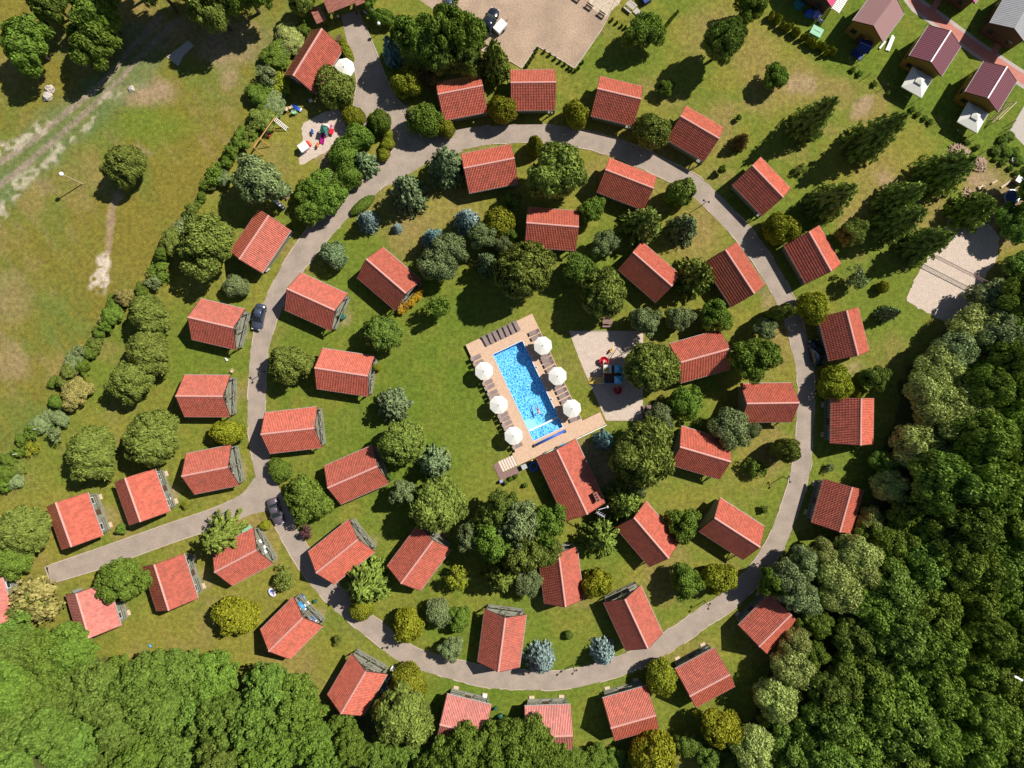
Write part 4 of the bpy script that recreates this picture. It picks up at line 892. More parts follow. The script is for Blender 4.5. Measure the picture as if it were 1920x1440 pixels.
# yellow ramp with rungs
b = MB(); y0, y1 = 708.5, 719
for yy in (y0, y1): a_, c_ = tp(1105, yy, 0.1), tp(1131, yy, 1.2); b.bar((*a_, .1), (*c_, 1.25), .1, .1)
for i in range(11): t = i / 10.5; xx = 1106 + t * 24; a_, c_ = tp(xx, y0, 1.1 * t), tp(xx, y1, 1.1 * t); b.bar((*a_, .12 + 1.1 * t), (*c_, .12 + 1.1 * t), .12, .05)
b.build('ramp', M['yellow'], pt)
for (px, py), a0, a1, z0 in (((1132, 677), -.6, 4.6, 1.15), ((1158, 731), 2.2, 7.4, 1.15)):
    cx, cy = tp(px, py, .7); b = MB(); N = 22; vs = []; fs = []
    for i in range(N + 1):
        t = a0 + (a1 - a0) * i / N; z = z0 - (z0 - .2) * i / N
        for r, dz in ((.18, .28), (.22, 0), (.62, 0), (.68, .32), (.72, .3), (.64, -.05), (.2, -.05)): vs.append((cx + r * math.cos(t), cy + r * math.sin(t), z + dz))
    k = 7
    for i in range(N):
        for j in range(k - 1): fs.append((i * k + j, (i + 1) * k + j, (i + 1) * k + j + 1, i * k + j + 1))
    b.add(vs, fs); b.build('slide', M['red'], pt, True); 
    MB().cyl((cx, cy, 0), (cx, cy, 1.5), .06).build('slide_post', M['steel'], pt)
x, y = up(1181, 655, 1); s = empty('swing_frame', x, y, 0, pxdir((1165, 657), (1203, 641)), 'grey metal swing frame with two small dark seats on the playground sand', 'swing')
b = MB(); b.cyl((-1.7, 0, 2.1), (1.7, 0, 2.1), .05, n=8)
for q in (-1.7, 1.7):
    for e in (-1, 1): b.cyl((q, 0, 2.1), (q, e * .95, 0), .045, n=8)
b.tube([(-1.7 + .0, .0, 2.1), (-1.65, .35, 2.15), (-1.5, .62, 2.0), (-1.2, .8, 1.6)], .04); b.build('frame', M['dark'], s)
for q in (-.3, .7):
    st = MB().box((q, 0, .5), (.42, .18, .05)).build('seat', M['black'], s); MB().cyl((q - .18, 0, .5), (q - .18, 0, 2.1), .012, n=5).cyl((q + .18, 0, .5), (q + .18, 0, 2.1), .012, n=5).build('chain', M['steel'], st)
def spring_toy(px, py, m, label, a=0.0, L=.85):
    x, y = up(px, py, .4); o = empty('spring_rider', x, y, 0, a, label, 'spring rider')
    MB().torus((0, 0, .02), .1, .02, 40, 6, 0, 8 * math.pi, .3).build('spring', M['steel'], o, True)
    b = MB(); b.ball((0, 0, .5), .2, sz=.8); b.ball((.28, 0, .56), .17); b.ball((-.3, 0, .5), .16); b.box((.05, 0, .72), (.06, .5, .06)); b.box((-.22, 0, .68), (.3, .22, .05)); b.build('animal', m, o, True)
spring_toy(1146, 657, M['amber'], 'amber yellow spring rider on the playground sand above the tower', pxdir((1143, 662), (1149, 652)))
def picnic(px, py, a, label, m):
    x, y = up(px, py); o = empty('picnic_table', x, y, 0, a, label, 'picnic table')
    b = MB()
    for k in (-.24, 0, .24): b.box((0, k, .74), (1.55, .22, .05))
    b.build('table_top', m, o)
    for s in (-1, 1): MB().box((0, s * .72, .45), (1.55, .27, .05)).build('bench', m, o)
    b = MB()
    for q in (-.55, .55): b.bar((q, -.75, .4), (q, .75, .4), .08); b.bar((q, -.2, .72), (q, -.55, 0), .08); b.bar((q, .2, .72), (q, .55, 0), .08)
    b.build('trestle', m, o)
picnic(1138, 604, 0, 'brown picnic table just above the playground sand', M['mauvewood']); picnic(1215, 768, math.pi / 2, 'brown picnic table at the lower right corner of the playground sand', M['mauvewood'])
picnic(535, 363, pxdir((534, 368), (540, 355)), 'mauve brown picnic table under the grey green tree near the white bench', M['mauvewood'])
def bench(px, py, a, label, m, L=1.6, group=None):
    x, y = up(px, py); o = empty('bench', x, y, 0, a, label, 'bench', group)
    b = MB()
    for k in (-.16, .05): b.box((0, k, .44), (L, .16, .05))
    b.build('seat', m, o); b = MB(); b.bar((-L / 2, .24, .7), (L / 2, .24, .7), .05, .3); b.build('backrest', m, o)
    for q in (-L * .38, L * .38): MB().box((q, .0, .21), (.09, .42, .42)).build('leg', M['concrete'], o)
for px, py in ((1081, 0), (1104, 15), (1127, 30)): bench(px, py, pxdir((1098, 11), (1110, 19)), 'dark brown bench between the gravel and the pale wood chips', M['brownwood'], 1.2, 'benches by the parking ground')
x, y = up(527, 385); o = empty('market_stall', x, y, 0, pxdir((518, 379), (534, 392)), 'long white topped counter with a dark front beside the uppermost left cabin', 'counter')
MB().box((0, 0, .9), (1.9, .55, .07)).build('counter_top', M['white'], o); MB().box((0, -.06, .43), (1.75, .4, .86)).build('cabinet', M['deepblue'], o)
picnic(1181, 15, pxdir((1176, 11), (1187, 20)), 'grey board table near the dark pit at the top edge', M['concrete'])
x, y = up(1196, 25); tag(MB().box((0, 0, .1), (1.5, .9, .2), rz=pxdir((1190, 20), (1202, 31))).build('timber_platform', M['concrete'], loc=(x, y, 0)), 'low pale grey platform next to the grey board table', 'platform')
x, y = up(1211, 3); o = empty('storage_crate', x, y, 0, pxdir((1210, 12), (1224, 4)), 'dark blue storage crate with pale rim cut by the top edge', 'crate')
MB().box((0, .3, .45), (1.3, 1.6, .9)).build('crate_body', M['deepblue'], o); MB().box((0, .3, .92), (1.36, 1.66, .05)).build('lid', M['deepblue'], o)
# ------------------------------------------------------------------ nursery playground by the reception house
x, y = up(606, 245, .8); o = empty('toy_slide_house', x, y, 0, pxdir((606, 234), (600, 258)), 'small plastic play house tower with a magenta slide on the upper left sand', 'play house')
MB().box((-.1, .25, .62), (1.1, 1.0, .1)).build('platform', M['teal'], o)
for sx in (-.6, .4):
    for sy in (-.2, .7): MB().cyl((sx, sy, 0), (sx, sy, 1.5), .07).build('post', M['red'] if sx < 0 else M['mint'], o)
hip2 = MB().add([(-.7, -.3, 1.45), (.5, -.3, 1.45), (.5, .8, 1.45), (-.7, .8, 1.45), (-.1, .25, 1.85)], [(0, 1, 4), (1, 2, 4), (2, 3, 4), (3, 0, 4)]).build('roof', M['green'], o)
MB().bar((.4, .1, .66), (1.9, .1, .12), .5, .06).build('slide_bed', M['magenta'], o)
b = MB(); b.bar((.4, -.17, .78), (1.9, -.17, .22), .07, .16); b.bar((.4, .37, .78), (1.9, .37, .22), .07, .16); b.build('slide_side', M['magenta'], o)
b = MB(); b.box((-.95, .25, .45), (.5, .9, .5)); b.build('side_panel', M['cream'], o); MB().box((-.3, 1.2, .5), (.9, .7, .08)).build('side_table', M['red'], o)
MB().bar((-.7, .25, .3), (-1.4, .9, .1), .4, .06).build('second_slide', M['magenta'], o)
x, y = up(570, 276, .6); o = empty('toy_house', x, y, 0, pxdir((562, 282), (582, 268)), 'pale grey toy house with a red front on the upper left sand', 'play house')
MB().box((0, 0, .5), (1.3, 1.1, 1.0)).build('wall', M['white'], o); b = MB(); b.xprism([(-.7, .98), (.7, .98), (0, 1.5)], -.75, .75); b.build('roof', M['greyplast'] if False else M['white'], o)
MB().box((.8, .1, .4), (.5, .9, .8)).build('porch', M['red'], o); MB().box((-.1, -.56, .55), (.35, .04, .4)).build('window', M['magenta'], o)
spring_toy(586, 247, M['royal'], 'blue rocking toy on the upper left sand', 1.8); spring_toy(596, 272, M['orange'], 'orange rocking toy on the upper left sand next to the red toy table', 1.4)
x, y = up(580, 271); o = empty('toy_table', x, y, 0, .6, 'red orange toy table with a tiny stool on the upper left sand', 'toy table'); MB().box((0, 0, .42), (.75, .65, .06)).build('table_top', M['orange'], o)
for sx in (-.3, .3):
    for sy in (-.25, .25): MB().cyl((sx, sy, 0), (sx, sy, .42), .04).build('leg', M['red'], o)
x, y = up(497, 250, 1.8); o = empty('wooden_swing', x, y, 0, pxdir((472, 291), (511, 236)), 'timber climbing and swing frame with red seats and a white ladder slide at the hedge', 'swing')
b = MB(); b.cyl((-2.9, 0, 2.2), (2.9, 0, 2.2), .08); 
for q in (-2.9, -1.2, 2.7):
    b.cyl((q, 0, 2.2), (q + .1, 1.0, 0), .07); b.cyl((q, 0, 2.2), (q + .1, -1.0, 0), .07)
b.build('frame', M['wood'], o)
for q in (.2, 1.4): st = MB().ball((q, -.05, .5), .26, sz=.45).build('seat', M['red'], o, True); MB().cyl((q - .2, 0, .5), (q - .2, 0, 2.2), .015, n=5).cyl((q + .2, 0, .5), (q + .2, 0, 2.2), .015, n=5).build('rope', M['palewood'], st)
b = MB()
for s in (-.28, .28): b.bar((2.75 + s, -.1, 2.0), (2.75 + s, -1.7, .1), .07)
for i in range(9): t = i / 8.5; b.bar((2.47, -.15 - 1.5 * t, 2.0 - 1.85 * t), (3.03, -.15 - 1.5 * t, 2.0 - 1.85 * t), .08, .05)
b.build('ladder', M['white'], o)
def chair(px, py, a, label, m, group=None, z=0):
    x, y = up(px, py, z + .3); o = empty('garden_chair', x, y, z, a, label, 'chair', group)
    MB().box((0, 0, .42), (.5, .5, .04)).build('seat', m, o); MB().bar((-.26, 0, .42), (-.36, 0, .9), .48, .04).build('backrest', m, o)
    for sx in (-.22, .22):
        for sy in (-.22, .22): MB().box((sx, sy, .2), (.05, .05, .4)).build('leg', m, o)
    b = MB()
    for s in (-.26, .26): b.box((0, s, .62), (.46, .05, .04)); b.box((.2, s, .52), (.05, .05, .22))
    b.build('armrest', m, o); return o
WHITE = [(583, 189, 2.0, 'white plastic chair in the shade below the reception house'), (737, 1252, 1.0, 'white plastic chair on the grass by the cabin with the bicycles'), (577, 1131, .6, 'white plastic chair beside the blue pool toys at a left gable'),
         (318.5, 935, 0, 'white plastic chair at the terrace of the cabin above the dead end path'), (228, 1146, 0, 'white plastic chair on the terrace of the stained pale red cabin')]
for px, py, a, lab in WHITE: chair(px, py, a, lab, M['white'], 'white plastic chairs')
for px, py in ((488, 1015), (496, 1025), (497.5, 1034)): chair(px, py, .6, 'white plastic chair in the porch of the spruce covered cabin', M['white'], 'porch chairs of the spruce covered cabin', .22)
for px, py, a in ((538, 205, 1), (546, 202, 2.1)): chair(px, py, a, 'pale timber garden chair stacked behind the reception house', M['palewood'], 'timber chairs behind the reception house')
chair(436, 695, 2.6, 'beige folding chair with a mauve seat on the lawn between two left cabins', M['palewood']); chair(553, 211, .3, 'green plastic chair behind the reception house', M['mint'])
def lounger_toy(px, py, a, m, label, L=1.7, wd=.6, cat='lilo', z=.1):
    x, y = up(px, py, z); o = empty('air_mattress', x, y, z, a, label, cat)
    b = MB()
    for k in range(4): b.cyl((-L / 2, -wd / 2 + wd * (k + .5) / 4, .08), (L / 2, -wd / 2 + wd * (k + .5) / 4, .08), wd / 8, n=8)
    b.build('tubes', m, o, True); MB().cyl((L / 2 - .15, -wd / 2, .13), (L / 2 - .15, wd / 2, .13), .11, n=8).build('pillow', M['white'], o, True)
lounger_toy(557, 203, pxdir((552, 200), (565, 207)), M['royal'], 'blue air bed lying behind the reception house')
lounger_toy(567, 1136, pxdir((562, 1129), (573, 1143)), M['blue'], 'blue and white lilo leaning on the railing of a left cabin', 1.7, .5, z=.9)
lounger_toy(588, 1160, pxdir((583, 1155), (596, 1166)), M['royal'], 'dark blue lilo on the railing near the blue and white one', 1.3, .4, z=.9)
x, y = up(511, 1110); o = empty('inflatable_boat', x, y, 0, pxdir((506, 1102), (517, 1118)), 'white and blue inflatable boat with red marks lying on the lawn at lower left', 'inflatable boat')
b = MB(); N = 26; vs = []; fs = []
for i in range(N):
    t = 2 * math.pi * i / N; cx, cy = .62 * math.cos(t), .36 * math.sin(t)
    for j in range(8): p = 2 * math.pi * j / 8; k = .19 * math.cos(p); vs.append((cx + k * math.cos(t), cy + k * math.sin(t), .2 + .19 * math.sin(p)))
for i in range(N):
    for j in range(8): fs.append((i * 8 + j, ((i + 1) % N) * 8 + j, ((i + 1) % N) * 8 + (j + 1) % 8, i * 8 + (j + 1) % 8))
b.add(vs, fs); b.build('hull_tube', mat('lilac_white_vinyl', (.52, .52, .62), .5), o, True); MB().box((0, 0, .12), (1.2, .66, .05)).build('boat_floor', M['lilac'], o); MB().cyl((-.25, -.3, .28), (-.25, .3, .28), .1).build('boat_seat', M['royal'], o); MB().box((.3, .12, .2), (.3, .2, .12)).build('cushion', M['red'], o)
def swim_ring(px, py, r, m, label, z=.0):
    x, y = up(px, py, z + .15); return tag(MB().torus((0, 0, .14), r, r * .33, 20, 9).build('swim_ring', m, loc=(x, y, z), smooth=True), label, 'swim ring')
swim_ring(564, 1118, .34, M['deepblue'], 'dark blue swim ring beside the corner of a lower left cabin'); swim_ring(568, 1121, .28, M['blue'], 'light blue swim ring overlapping the dark blue one')
swim_ring(1001, 875, .62, M['royal'], 'large blue swim ring in the shade between the terrace and the restaurant')
x, y = up(982.5, 874); o = empty('service_cabinet', x, y, 0, PA, 'low lilac grey cabinet under the terrace edge beside the swim ring', 'cabinet'); MB().box((0, 0, .4), (.8, .7, .8)).build('cabinet_body', M['lilac'], o); MB().box((0, 0, .82), (.88, .78, .05)).build('lid', M['greyplast'], o)
for px, py, m, lab in ((1033, 844, M['mint'], 'mint green towel hanging on the terrace railing'), (1055, 833, M['blue'], 'pale blue towel hanging on the terrace railing'), (1000, 862, M['yellow'], 'yellow towel hanging at the terrace edge')):
    x, y = up(px, py, 1.9); tag(MB().box((0, 0, 0), (.62, .14, .05)).box((0, -.075, -.3), (.62, .02, .6)).box((0, .075, -.2), (.62, .02, .4)).build('towel', m, loc=(x, y, DZ + 1.335)), lab, 'towel').rotation_euler = (0, 0, PA)
x, y = up(940, 901); o = empty('litter_bin', x, y, 0, .4, 'lilac grey square litter bin at the foot of the terrace landing', 'bin'); MB().box((0, 0, .4), (.45, .45, .8)).build('bin_body', M['greyplast'], o); MB().ring((0, 0, .8), .1, .26, 0, .05, 16).build('rim', M['lilac'], o)
def barrel(px, py, r, h, m, label):
    x, y = up(px, py, h); o = empty('garden_composter', x, y, 0, 0, label, 'bin'); MB().cyl((0, 0, 0), (0, 0, h), r * .9, r, n=18).build('barrel', m, o, True); MB().cyl((0, 0, h), (0, 0, h + .07), r * 1.05, r * .8, n=18).build('lid', m, o)
barrel(641, 593, .5, .9, M['green'], 'round dark green water butt beside the gable of the cabin inside the ring'); barrel(938, 1346, .42, .9, M['green'], 'larger teal green barrel right of the faded whitish cabin'); barrel(929, 1330, .25, .7, M['green'], 'smaller dark green barrel near the upper right corner of the faded whitish cabin')
barrel(590, 1128, .3, .5, M['green'], 'low dark green tub beside the white chair at a left gable')
x, y = up(464, 991); tag(MB().box((0, 0, .4), (1.7, .7, .12), rz=.5).box((-.5, -.2, .2), (.1, .1, .4), rz=.5).box((.5, .3, .2), (.1, .1, .4), rz=.5).build('trestle_table', M['mint'], loc=(x, y, 0)), 'mint green table behind the spruce covered cabin', 'table')
x, y = up(147, 1106); tag(MB().box((0, 0, .25), (1.2, .4, .5), rz=.35).box((0, 0, .52), (1.26, .46, .05), rz=.35).build('garden_box', M['steel'], loc=(x, y, 0)), 'grey garden box at the top left corner of the stained pale red cabin', 'box')
x, y = up(502, 505); tag(MB().box((0, 0, .2), (.7, .7, .4), rz=.6).box((0, 0, .43), (.78, .78, .05), rz=.6).build('garden_box', M['stone'], loc=(x, y, 0)), 'pale square box at the lower corner of the uppermost left cabin', 'box')
x, y = up(885 - 37, 1300); 
for px, py, m, lab in ((849, 1299, M['steel'], 'grey folded sunshade at the upper left corner of the faded whitish cabin'), (908, 1304, M['white'], 'white patterned beach bag on the grass above the faded whitish cabin')):
    x, y = up(px, py); o = empty('beach_bag', x, y, 0, .4, lab, 'bag'); b = MB(); b.ball((0, 0, .25), .42, sz=.6); b.build('bag', m, o, True); MB().torus((0, 0, .45), .2, .03, 14, 6).build('handle', M['dark'], o)
for px, py, m, lab in ((283, 1211, M['blue'], 'bright blue toy on the lawn above the lower left tree tops'), (274, 1222, M['royal'], 'small blue toy beside the tree tops at lower left'), (426, 675, M['white'], 'small white watering can on the lawn between two left cabins')):
    x, y = up(px, py); tag(MB().ball((0, 0, .17), .2, sz=.9).ball((-.2, .22, .14), .12).bar((0, 0, .2), (-.3, .34, .3), .05).build('watering_can' if m is M['white'] else 'toy_bucket', m, loc=(x, y, 0), smooth=True), lab, 'watering can' if m is M['white'] else 'toy')
# bicycles heaped by the eave of a lower left cabin
bk = empty('bicycle', 0, 0)
for q in (-.52, .52):
    b = MB(); b.v = []; R_ = .34; vs = []; fs = []
    for i in range(20):
        t = 2 * math.pi * i / 20
        for j in range(6): p = 2 * math.pi * j / 6; rr = R_ + .028 * math.cos(p); vs.append((q + rr * math.cos(t), .03 * math.sin(p), .36 + rr * math.sin(t)))
    for i in range(20):
        for j in range(6): fs.append((i * 6 + j, ((i + 1) % 20) * 6 + j, ((i + 1) % 20) * 6 + (j + 1) % 6, i * 6 + (j + 1) % 6))
    b.add(vs, fs); wv = b.build('wheel', M['black'], bk, True)
    b = MB()
    for i in range(6): t = math.pi * i / 6; b.bar((q - .33 * math.cos(t), 0, .36 - .33 * math.sin(t)), (q + .33 * math.cos(t), 0, .36 + .33 * math.sin(t)), .012)
    b.build('spokes', M['steel'], wv)
b = MB(); b.tube([(-.52, 0, .36), (-.05, 0, .32), (.36, 0, .84), (-.18, 0, .82), (-.52, 0, .36)], .03); b.tube([(-.05, 0, .32), (-.2, 0, .92)], .03); b.tube([(.52, 0, .36), (.36, 0, .95)], .03); b.build('frame', M['lilac'], bk)
MB().ball((-.22, 0, .96), .13, sz=.4).build('saddle', M['black'], bk); MB().tube([(.3, -.3, 1.0), (.38, 0, .98), (.3, .3, 1.0)], .022).build('handlebar', M['steel'], bk)
MB().box((.62, 0, .75), (.3, .36, .26)).build('basket', M['steel'], bk)
for i, (px, py, a) in enumerate(((731, 1268, 1.1), (727, 1276, .9), (721, 1281, 1.0), (724, 1290, .75), (718, 1297, 1.2), (731, 1299, .5))):
    o = bk if i == 0 else copy_tree(bk); x, y = up(px, py); o.location = (x, y, 0); o.rotation_euler = (R(random.Random(i).uniform(-14, 14)), 0, a)
    tag(o, 'blue violet bicycle in the heap beside the right eave of a lower left cabin', 'bicycle', 'bicycles heaped beside a cabin')
# ------------------------------------------------------------------ volleyball net
x0, y0 = up(1744, 487); x1, y1 = up(1829, 530); a = math.atan2(y1 - y0, x1 - x0); Ln = math.hypot(x1 - x0, y1 - y0)
vn = empty('volleyball_net', x0, y0, 0, a, 'volleyball net on slim posts across the sand court', 'volleyball net')
for q in (-.4, Ln + .3): MB().cyl((q, 0, 0), (q, 0, 2.5), .06).build('post', M['dark'], vn)
b = MB(); b.bar((-.4, 0, 2.42), (Ln + .3, 0, 2.42), .05, .09); b.bar((-.4, 0, 1.45), (Ln + .3, 0, 1.45), .04, .06)
for q in (0.0, Ln - .1): b.bar((q, 0, 1.45), (q, 0, 2.42), .05)
b.build('border_tape', M['mauvewood'], vn); b = MB()
for i in range(int(Ln / .25)): b.bar((i * .25, 0, 1.47), (i * .25, 0, 2.4), .014)
for i in range(6): b.bar((0, .0, 1.5 + i * .16), (Ln, 0, 1.5 + i * .16), .014)
b.build('netting', M['mauvewood'], vn)
# ------------------------------------------------------------------ gazebos, awnings and clutter of the neighbours
gz = empty('gazebo', 0, 0); wg = 1.83
b = MB(); zt, ze = 2.9, 2.15
vs = [(-wg, -wg, ze), (wg, -wg, ze), (wg, wg, ze), (-wg, wg, ze), (-.5, -.5, zt - .1), (.5, -.5, zt - .1), (.5, .5, zt - .1), (-.5, .5, zt - .1)]
b.add(vs, [(0, 1, 5, 4), (1, 2, 6, 5), (2, 3, 7, 6), (3, 0, 4, 7), (4, 5, 6, 7)]); b.add([(-wg, -wg, ze), (wg, -wg, ze), (wg, wg, ze), (-wg, wg, ze), (-wg, -wg, ze - .2), (wg, -wg, ze - .2), (wg, wg, ze - .2), (-wg, wg, ze - .2)], [(0, 4, 5, 1), (1, 5, 6, 2), (2, 6, 7, 3), (3, 7, 4, 0)]); b.build('canopy', M['cream'], gz)
b = MB(); b.add([(-.62, -.62, zt), (.62, -.62, zt), (.62, .62, zt), (-.62, .62, zt), (0, 0, zt + .32)], [(0, 1, 4), (1, 2, 4), (2, 3, 4), (3, 0, 4)]); b.build('vent_cap', M['cream'], gz)
for sx in (-1, 1):
    for sy in (-1, 1): MB().cyl((sx * (wg - .1), sy * (wg - .1), 0), (sx * (wg - .1), sy * (wg - .1), ze), .04).build('leg', M['dark'], gz)
for i, (c_, lab) in enumerate((((1721, 153.5), 'pale square gazebo beside the left maroon roofed house'), ((1825.5, 219.5), 'pale square gazebo beside the right maroon roofed house'))):
    o = gz if i == 0 else copy_tree(gz); x, y = up(*c_, 2.3); o.location = (x, y, 0); o.rotation_euler = (0, 0, pxdir((1712.5, 129), (1749, 150))); tag(o, lab, 'gazebo', 'gazebos')
x, y = up(1623, 85, 2.2); o = empty('blue_awning', x, y, 0, pxdir((1608, 88), (1618, 92)), 'dark blue pitched fabric shelter in the shade below the amber gable', 'shelter')
b = MB(); b.xprism([(-1.0, 1.9), (1.0, 1.9), (1.0, 1.93), (0, 2.4), (-1.0, 1.93)], -1.0, 1.0); b.build('canopy', M['deepblue'], o); MB().bar((-1.02, 0, 2.42), (1.02, 0, 2.42), .06).build('ridge_seam', M['lilac'], o)
for sx in (-.9, .9):
    for sy in (-.9, .9): MB().cyl((sx, sy, 0), (sx, sy, 1.9), .04).build('leg', M['dark'], o)
x, y = up(1606, 104); o = empty('paddling_pool', x, y, 0, pxdir((1596, 98), (1616, 111)), 'blue ground sheet spread in the shade below the dark blue shelter', 'ground sheet'); MB().box((0, 0, .06), (1.9, .9, .12)).build('sheet', M['deepblue'], o); MB().box((0, .5, .14), (1.9, .1, .2)).build('rolled_edge', M['royal'], o)
for i, (a_, c_) in enumerate((((1661, 95), (1671, 69)), ((1665, 96), (1673, 72)), ((1648, 92), (1657, 80)))):
    p, q = up(*a_), up(*c_); tag(MB().bar((*p, .12 + .04 * i), (*q, .5), .3, .1).build('white_board', M['white'], None), ('long white board leaning outermost at the corner of the mauve roofed house', 'long white board second from outside at the corner of the mauve roofed house', 'short white board at the corner of the mauve roofed house')[i], 'board')
for px, py, m, r, lab in ((1497, 11, M['teal'], .85, 'teal pop up beach tent in the shade of the pink roofed house'), (1517, 26, M['royal'], .75, 'deep blue beach tent in the shade of the pink roofed house'), (1531, 28, M['lilac'], .7, 'lilac beach tent in the shade of the pink roofed house')):
    x, y = up(px, py); o = empty('beach_tent', x, y, 0, .4, lab, 'tent'); b = MB(); b.ball((0, 0, 0), r, n=14, m=6, sz=1.0, top=math.pi / 2, jit=.25, seed=px); b.build('tent_shell', m, o); MB().box((r * .8, 0, .03), (r * .7, r * 1.1, .05)).build('groundsheet', M['lilac'], o)
chair(1538, 40, 1.0, 'pale folding chair beside the lilac tent, nearer the mint green container', M['lilac']); chair(1529, 35, 2.0, 'pale folding chair in front of the lilac tent', M['lilac'])
x, y = up(1532, 58, 1.2); o = empty('waste_container', x, y, 0, pxdir((1521, 57), (1545, 70)), 'mint green waste container with a slotted lid by the row of thujas', 'container'); MB().box((0, 0, .55), (1.75, 1.35, 1.1)).build('container_body', M['mint'], o); MB().box((0, 0, 1.13), (1.85, 1.45, .06)).build('lid', M['mint'], o); MB().box((0, 0, 1.165), (1.0, .12, .02)).build('slot', M['green'], o)
x, y = up(1880, 213, .5); o = empty('wooden_goal', x, y, 0, pxdir((1862, 235), (1901, 196)), 'leaning wooden ladder frame with netting on the grass beside the right maroon house', 'goal frame')
b = MB(); b.bar((-2.0, 0, .05), (2.0, 0, .05), .08); b.bar((-2.0, .0, 1.6), (2.0, .0, 1.6), .1)
for q in (-2, 2): b.bar((q, 0, .05), (q, 0, 1.6), .09); b.bar((q, 0, 1.6), (q, .8, .05), .07)
b.build('frame', M['palewood'], o); b = MB()
for i in range(14): b.bar((-1.9 + i * .29, .02, 1.58), (-1.9 + i * .29, .78, .08), .02)
for i in range(4): b.bar((-2, .2 * i, 1.6 - .39 * i), (2, .2 * i, 1.6 - .39 * i), .02)
b.build('netting', M['palewood'], o)
x, y = up(1891, 372); o = empty('fire_bowl', x, y, 0, 0, 'round dark trampoline with a pale rim in the shade at the right edge', 'trampoline')
MB().ring((0, 0, .7), 1.05, 1.25, 0, .08, 32).build('rim', M['steel'], o); MB().cyl((0, 0, .7), (0, 0, .72), 1.05, n=32).build('jumping_mat', M['deepblue'], o)
for i in range(6): t = i * math.pi / 3; MB().cyl((1.15 * math.cos(t), 1.15 * math.sin(t), 0), (1.15 * math.cos(t), 1.15 * math.sin(t), .7), .04).build('leg', M['steel'], o)
o.name = 'trampoline'
def heap(px, py, rx, ry, h, n, label, seed, name='firewood_heap'):
    rn = random.Random(seed); b = MB(); cx, cy = up(px, py)
    for i in range(n):
        t = rn.uniform(0, 6.28); k = math.sqrt(rn.random()); x, y = k * rx * math.cos(t), k * ry * math.sin(t); z = h * (1 - k) * rn.uniform(.3, 1) + .08; a = rn.uniform(0, 6.28); e = rn.uniform(.22, .55)
        b.bar((x - e * math.cos(a), y - e * math.sin(a), z + rn.uniform(-.1, .2)), (x + e * math.cos(a), y + e * math.sin(a), z + rn.uniform(-.1, .2)), rn.uniform(.06, .14))
    o = b.build(name, M['logs'], loc=(cx, cy, 0)); o.rotation_euler = (0, 0, R(-30)); return tag(o, label, 'firewood')
heap(1799, 287, 1.7, 1.0, .9, 260, 'heap of split firewood above the tip of a right hand spruce', 1); heap(1834, 308, 1.2, 1.0, .8, 200, 'second heap of split firewood, nearer the wire fence', 2); heap(1815, 365, 1.0, 1.0, .4, 90, 'brushwood pile half under the spruce at the right', 3, 'brushwood_pile')
for i, (a_, c_) in enumerate((((1832, 352), (1845, 350)), ((1834, 356), (1840, 347)), ((1858, 345), (1868, 339)))):
    p, q = up(*a_), up(*c_); tag(MB().cyl((*p, .18), (*q, .2), .17, .15, 10).build('log', M['palewood'], None), ('pale log lying left of two others by the brushwood', 'pale log crossing its neighbour by the brushwood', 'single pale log lying apart, towards the wire fence')[i], 'log')
x, y = up(1905, 342); o = empty('log_shelter', x, y, 0, pxdir((1898, 335), (1916, 347)), 'small white roofed log shelter at the right edge above the trampoline', 'shelter'); MB().box((0, 0, 1.1), (1.5, 1.0, .08)).build('roof', M['white'], o); MB().box((0, .1, .5), (1.3, .7, 1.0)).build('log_stack', M['logs'], o)
p, q = up(1876, 352), up(1893, 340); tag(MB().bar((*p, .15), (*q, .3), .35, .12).build('plank', M['palewood'], None), 'pale plank lying beside the white roofed log shelter', 'plank')
for px, py, r, sd, lab in ((95, 168, .75, 1, 'pale boulder, upper of a pair in the meadow by the farm track'), (90, 180, .8, 2, 'pale boulder, lower of a pair in the meadow by the farm track'), (247, 167, .5, 3, 'small white boulder on the bare earth beside the farm track'), (1901, 300, .6, 4, 'pale boulder in the rough grass beside the wire fence')):
    x, y = up(px, py); tag(MB().ball((0, 0, r * .25), r, n=9, m=6, sz=.6, jit=.45, seed=sd).build('boulder', M['stone'], loc=(x, y, 0)), lab, 'boulder')
# round white planters and sign at the gate
for px, py, r, lab in ((697, 19, .32, 'largest white stone globe by the sign near the gate'), (702, 22, .22, 'small white stone globe right of the largest one'), (706, 22, .24, 'white stone globe farthest right near the gate')):
    x, y = up(px, py); tag(MB().ball((0, 0, r * .8), r).build('stone_globe', M['white'], loc=(x, y, 0), smooth=True), lab, 'stone globe')
x, y = up(689, 26, .8); o = empty('sign_board', x, y, 0, pxdir((682, 22), (696, 31)), 'pale grey narrow sign board beside the green dome shrub near the gate', 'sign'); MB().box((0, 0, .9), (1.5, .08, .7)).build('panel', M['greyplast'], o)
for q in (-.6, .6): MB().cyl((q, .06, 0), (q, .06, 1.25), .05).build('post', M['dark'], o)
x, y = up(710, 44, 2.6); o = empty('gate_lamp', x, y, 0, 0, 'white globe lamp on a short post in the dark patch near the gate', 'lamp'); MB().cyl((0, 0, 0), (0, 0, 2.4), .05).build('post', M['dark'], o); MB().ball((0, 0, 2.6), .27).build('globe', M['white'], o, True)
x, y = up(634, 31, 1.0); o = empty('gate_lamp', x, y, 0, 0, 'small cream lamp in the shade under the entrance gate', 'lamp'); MB().cyl((0, 0, 0), (0, 0, 1.0), .05).build('post', M['dark'], o); MB().ball((0, 0, 1.15), .2).build('globe', M['cream'], o, True)
